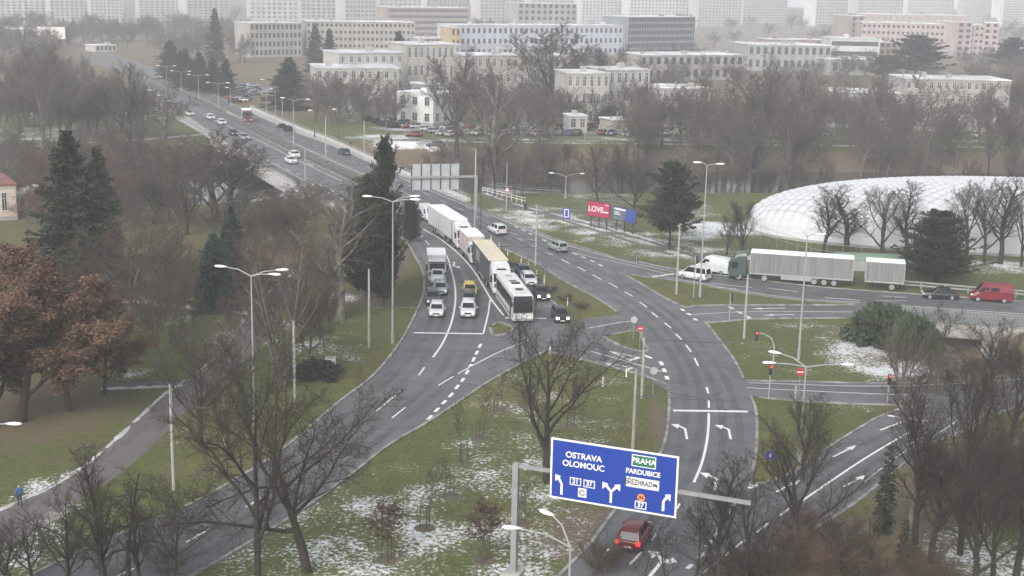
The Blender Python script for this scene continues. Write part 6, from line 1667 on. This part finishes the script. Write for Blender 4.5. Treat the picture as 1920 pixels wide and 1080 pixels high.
# billboards
def billboard(L0, R0, yt, ybot, field, label, extra):
    a, b = G(*L0), G(*R0); t = tag(empty('billboard', a, heading(a, b)), label, 'billboard'); L = (b - a).length
    h1, h0 = height(a, yt), height(a, ybot)
    MB().box(0, L, -.08, .08, h0, h1).build('frame', M_DARKP, t)
    MB().box(.1, L - .1, -.1, -.08, h0 + .1, h1 - .1).build('poster', field, t)
    for u in (.15, .5, .85): MB().box(u * L - .08, u * L + .08, .0, .16, -.1, h1).build('post', M_DARKP, t)
    extra(t, L, h0, h1)
    return t
def love(t, L, h0, h1):
    text_mesh('LOVE', (h1 - h0) * .5, M_WHITE, t, (L * .38, -.11, (h0 + h1) / 2 - .05))
    MB().box(L * .72, L * .93, -.108, -.102, h0 + (h1 - h0) * .34, h0 + (h1 - h0) * .42).box(L * .8, L * .93, -.108, -.102, h0 + (h1 - h0) * .8, h0 + (h1 - h0) * .86).build('small_print', M_WHITE, t)
def blueb(t, L, h0, h1):
    H = h1 - h0
    MB().face([(.12, -.106, h0 + .12), (L * .5, -.106, h0 + .12), (L * .62, -.106, h1 - .12), (.12, -.106, h1 - .12)]).build('photo_field', mat('poster_dark', (.04, .05, .09), .5, scale=1.2, col2=(.16, .17, .22)), t)
    MB().box(L * .08, L * .55, -.116, -.11, h1 - H * .26, h1 - H * .15).box(L * .08, L * .3, -.116, -.11, h1 - H * .46, h1 - H * .4).box(L * .08, L * .34, -.116, -.11, h1 - H * .6, h1 - H * .54).build('headline', M_WHITE, t)
billboard((1101, 424), (1143, 431), 375, 404, mat('poster_pink', (.33, .025, .07), .5, var=.06), 'pink billboard reading LOVE', love)
billboard((1148, 431), (1192, 441), 384, 411, mat('poster_blue', (.035, .06, .25), .5, var=.06), 'dark blue billboard right of the pink one', blueb)

# young staked trees
sm = MB()
for k in range(3):
    g = 2.094 * k; sm.tube([(math.cos(g) * .42, math.sin(g) * .42, -.1), (math.cos(g) * .36, math.sin(g) * .36, 1.75)], .045, 5)
STK = [MB().tube([(math.cos(2.094 * k) * .42, math.sin(2.094 * k) * .42, -.1), (math.cos(2.094 * k) * .36, math.sin(2.094 * k) * .36, 1.75)], .045, 5).mesh('stake', M_WOOD) for k in range(3)]
XB = [MB().tube([(math.cos(2.094 * k) * .37, math.sin(2.094 * k) * .37, 1.65), (math.cos(2.094 * (k + 1)) * .37, math.sin(2.094 * (k + 1)) * .37, 1.65)], .035, 5).mesh('crossbar', M_WOOD) for k in range(3)]
PIT = MB().tube([(0, 0, -.05), (0, 0, .04)], [.9, .75], 14).mesh('mulch', mat('mulch', (.06, .05, .035), .95, scale=3, col2=(.12, .1, .07)))
for bx, by, ty, k, w, lab in [(933, 772, 690, 'young', 40, 'staked sapling nearest the left side of the big island tree'), (900, 823, 715, 'young', 44, 'second staked sapling down the left edge of the island'), (868, 870, 745, 'young', 44, 'third staked sapling down the left edge of the island'),
                              (797, 990, 870, 'young', 60, 'staked bare sapling on the snowy grass between the red-leaved ones'), (725, 1050, 935, 'youngr', 62, 'staked sapling with red-brown leaves on the left'), (907, 1052, 935, 'youngr', 62, 'staked sapling with red-brown leaves in the middle'),
                              (1068, 800, 700, 'young', 40, 'staked sapling just right of the big island tree'), (843, 930, 850, 'young', 40, 'staked sapling half hidden among grass below the third'), (975, 980, 900, 'young', 30, 'staked sapling beside the gantry post')]:
    t = ptree(k, bx, by, ty, lab, w)
    b = G(bx, by); f = tag(empty('tree_stake_frame', b, bx * .7), 'wooden stake frame of the ' + lab, 'tree stake')
    for me in STK: inst('stake', me, f)
    for me in XB: inst('crossbar', me, f)
    inst('mulch', PIT, f)

# ------------------------------------------------------------------ people
def person(px, py, label, top, legs, h=1.75, rz=0.0, stride=.25):
    b = G(px, py); b.z = .04; t = tag(empty('person', b, rz, h / 1.75), label, 'person')
    me = bpy.data.meshes.new('body')
    J = {'pel': (0, 0, .95), 'che': (.02, 0, 1.3), 'nec': (.03, 0, 1.5), 'hea': (.05, 0, 1.62), 'crn': (.05, 0, 1.74), 'lh': (0, .1, .9), 'lk': (stride * .5, .1, .5), 'la': (stride * .5, .1, .09), 'lt': (stride * .5 + .2, .1, .04),
         'rh': (0, -.1, .9), 'rk': (stride * .1, -.1, .5), 'ra': (-stride, -.1, .12), 'rt': (-stride + .18, -.1, .03), 'ls': (.0, .2, 1.42), 'le': (-.1, .26, 1.14), 'lw': (.02, .27, .9), 'lf': (.06, .27, .8), 'rs': (0, -.2, 1.42), 're': (-.02, -.26, 1.14), 'rw': (.14, -.27, .93), 'rf': (.2, -.27, .84)}
    rad = {'pel': .15, 'che': .18, 'nec': .06, 'hea': .1, 'crn': .07, 'lh': .1, 'lk': .065, 'la': .045, 'lt': .04, 'rh': .1, 'rk': .065, 'ra': .045, 'rt': .04, 'ls': .075, 'le': .055, 'lw': .04, 'lf': .04, 'rs': .075, 're': .055, 'rw': .04, 'rf': .04}
    ks = list(J); E = [('pel', 'che'), ('che', 'nec'), ('nec', 'hea'), ('hea', 'crn'), ('pel', 'lh'), ('lh', 'lk'), ('lk', 'la'), ('la', 'lt'), ('pel', 'rh'), ('rh', 'rk'), ('rk', 'ra'), ('ra', 'rt'), ('che', 'ls'), ('ls', 'le'), ('le', 'lw'), ('lw', 'lf'), ('che', 'rs'), ('rs', 're'), ('re', 'rw'), ('rw', 'rf')]
    me.from_pydata([J[k] for k in ks], [(ks.index(a), ks.index(b)) for a, b in E], [])
    o = inst('body', me, t)
    md = o.modifiers.new('skin', 'SKIN'); o.modifiers.new('sub', 'SUBSURF').levels = 1
    o.modifiers['sub'].render_levels = 1
    lay = me.skin_vertices[0] if me.skin_vertices else None
    if lay is None:
        bpy.context.view_layer.objects.active = o; bm_ = bmesh.new(); bm_.from_mesh(me); bm_.verts.layers.skin.verify(); bm_.to_mesh(me); bm_.free(); lay = me.skin_vertices[0]
    for i, k in enumerate(ks): lay.data[i].radius = (rad[k], rad[k]); lay.data[i].use_root = (k == 'pel')
    n = NT('clothing_' + label[:8]); sp = n.n.new('ShaderNodeSeparateXYZ'); n.l.new(n.co, sp.inputs[0])
    c = n.mix(n.ramp(sp.outputs['Z'], .495, .5), legs, top) if False else None
    zz = n.math('GREATER_THAN', sp.outputs['Z'], .93); hh = n.math('GREATER_THAN', sp.outputs['Z'], 1.53); hr = n.math('GREATER_THAN', sp.outputs['Z'], 1.68)
    c = n.mix(hr, n.mix(hh, n.mix(zz, legs, top), (.45, .28, .2)), (.04, .03, .025)); me.materials.append(n.out(c, .85))
    return t
person(38, 950, 'person in a blue jacket walking on the snowy path at lower left', (.03, .1, .24), (.02, .022, .03), rz=2.2)
person(657, 278, 'person in dark clothes on the far bridge pavement', (.03, .03, .035), (.02, .02, .025), rz=2.4)
person(356, 190, 'left one of two tiny dark pedestrians crossing beyond the bridge', (.03, .03, .03), (.02, .02, .02), rz=1); person(368, 192, 'right one of two tiny dark pedestrians crossing beyond the bridge', (.03, .03, .035), (.02, .02, .02), rz=1.4)

# look-alikes of a small group are told apart by their place in the row
ORDW = 'leftmost second third fourth fifth sixth seventh eighth ninth tenth eleventh twelfth thirteenth fourteenth fifteenth sixteenth seventeenth eighteenth nineteenth twentieth twenty-first'.split()
same = {}
for o in scene.objects:
    if o.parent is None and o.get('group') and o.get('label'): same.setdefault((o['group'], o['label']), []).append(o)
for (g_, lab_), L_ in same.items():
    if 1 < len(L_) <= 21 and len(lab_.split()) <= 12:
        for k, o in enumerate(sorted(L_, key=lambda q: proj(q.location)[0])): o['label'] = lab_ + (', leftmost of its kind' if k == 0 else ', %s from the left' % ORDW[k])

# ------------------------------------------------------------------ foggy air
hz_ = bpy.data.materials.new('haze'); hz_.use_nodes = True
hn = hz_.node_tree.nodes; hn.clear()
pv = hn.new('ShaderNodeVolumePrincipled'); pv.inputs['Color'].default_value = (.9, .925, .985, 1); pv.inputs['Density'].default_value = HAZE; pv.inputs['Anisotropy'].default_value = 0.0
ho = hn.new('ShaderNodeOutputMaterial'); hz_.node_tree.links.new(pv.outputs[0], ho.inputs['Volume'])
tag(MB().box(-2450, 2450, -70, 5050, -12, 72).build('haze', hz_), 'thin pale winter fog filling the air', kind='stuff')
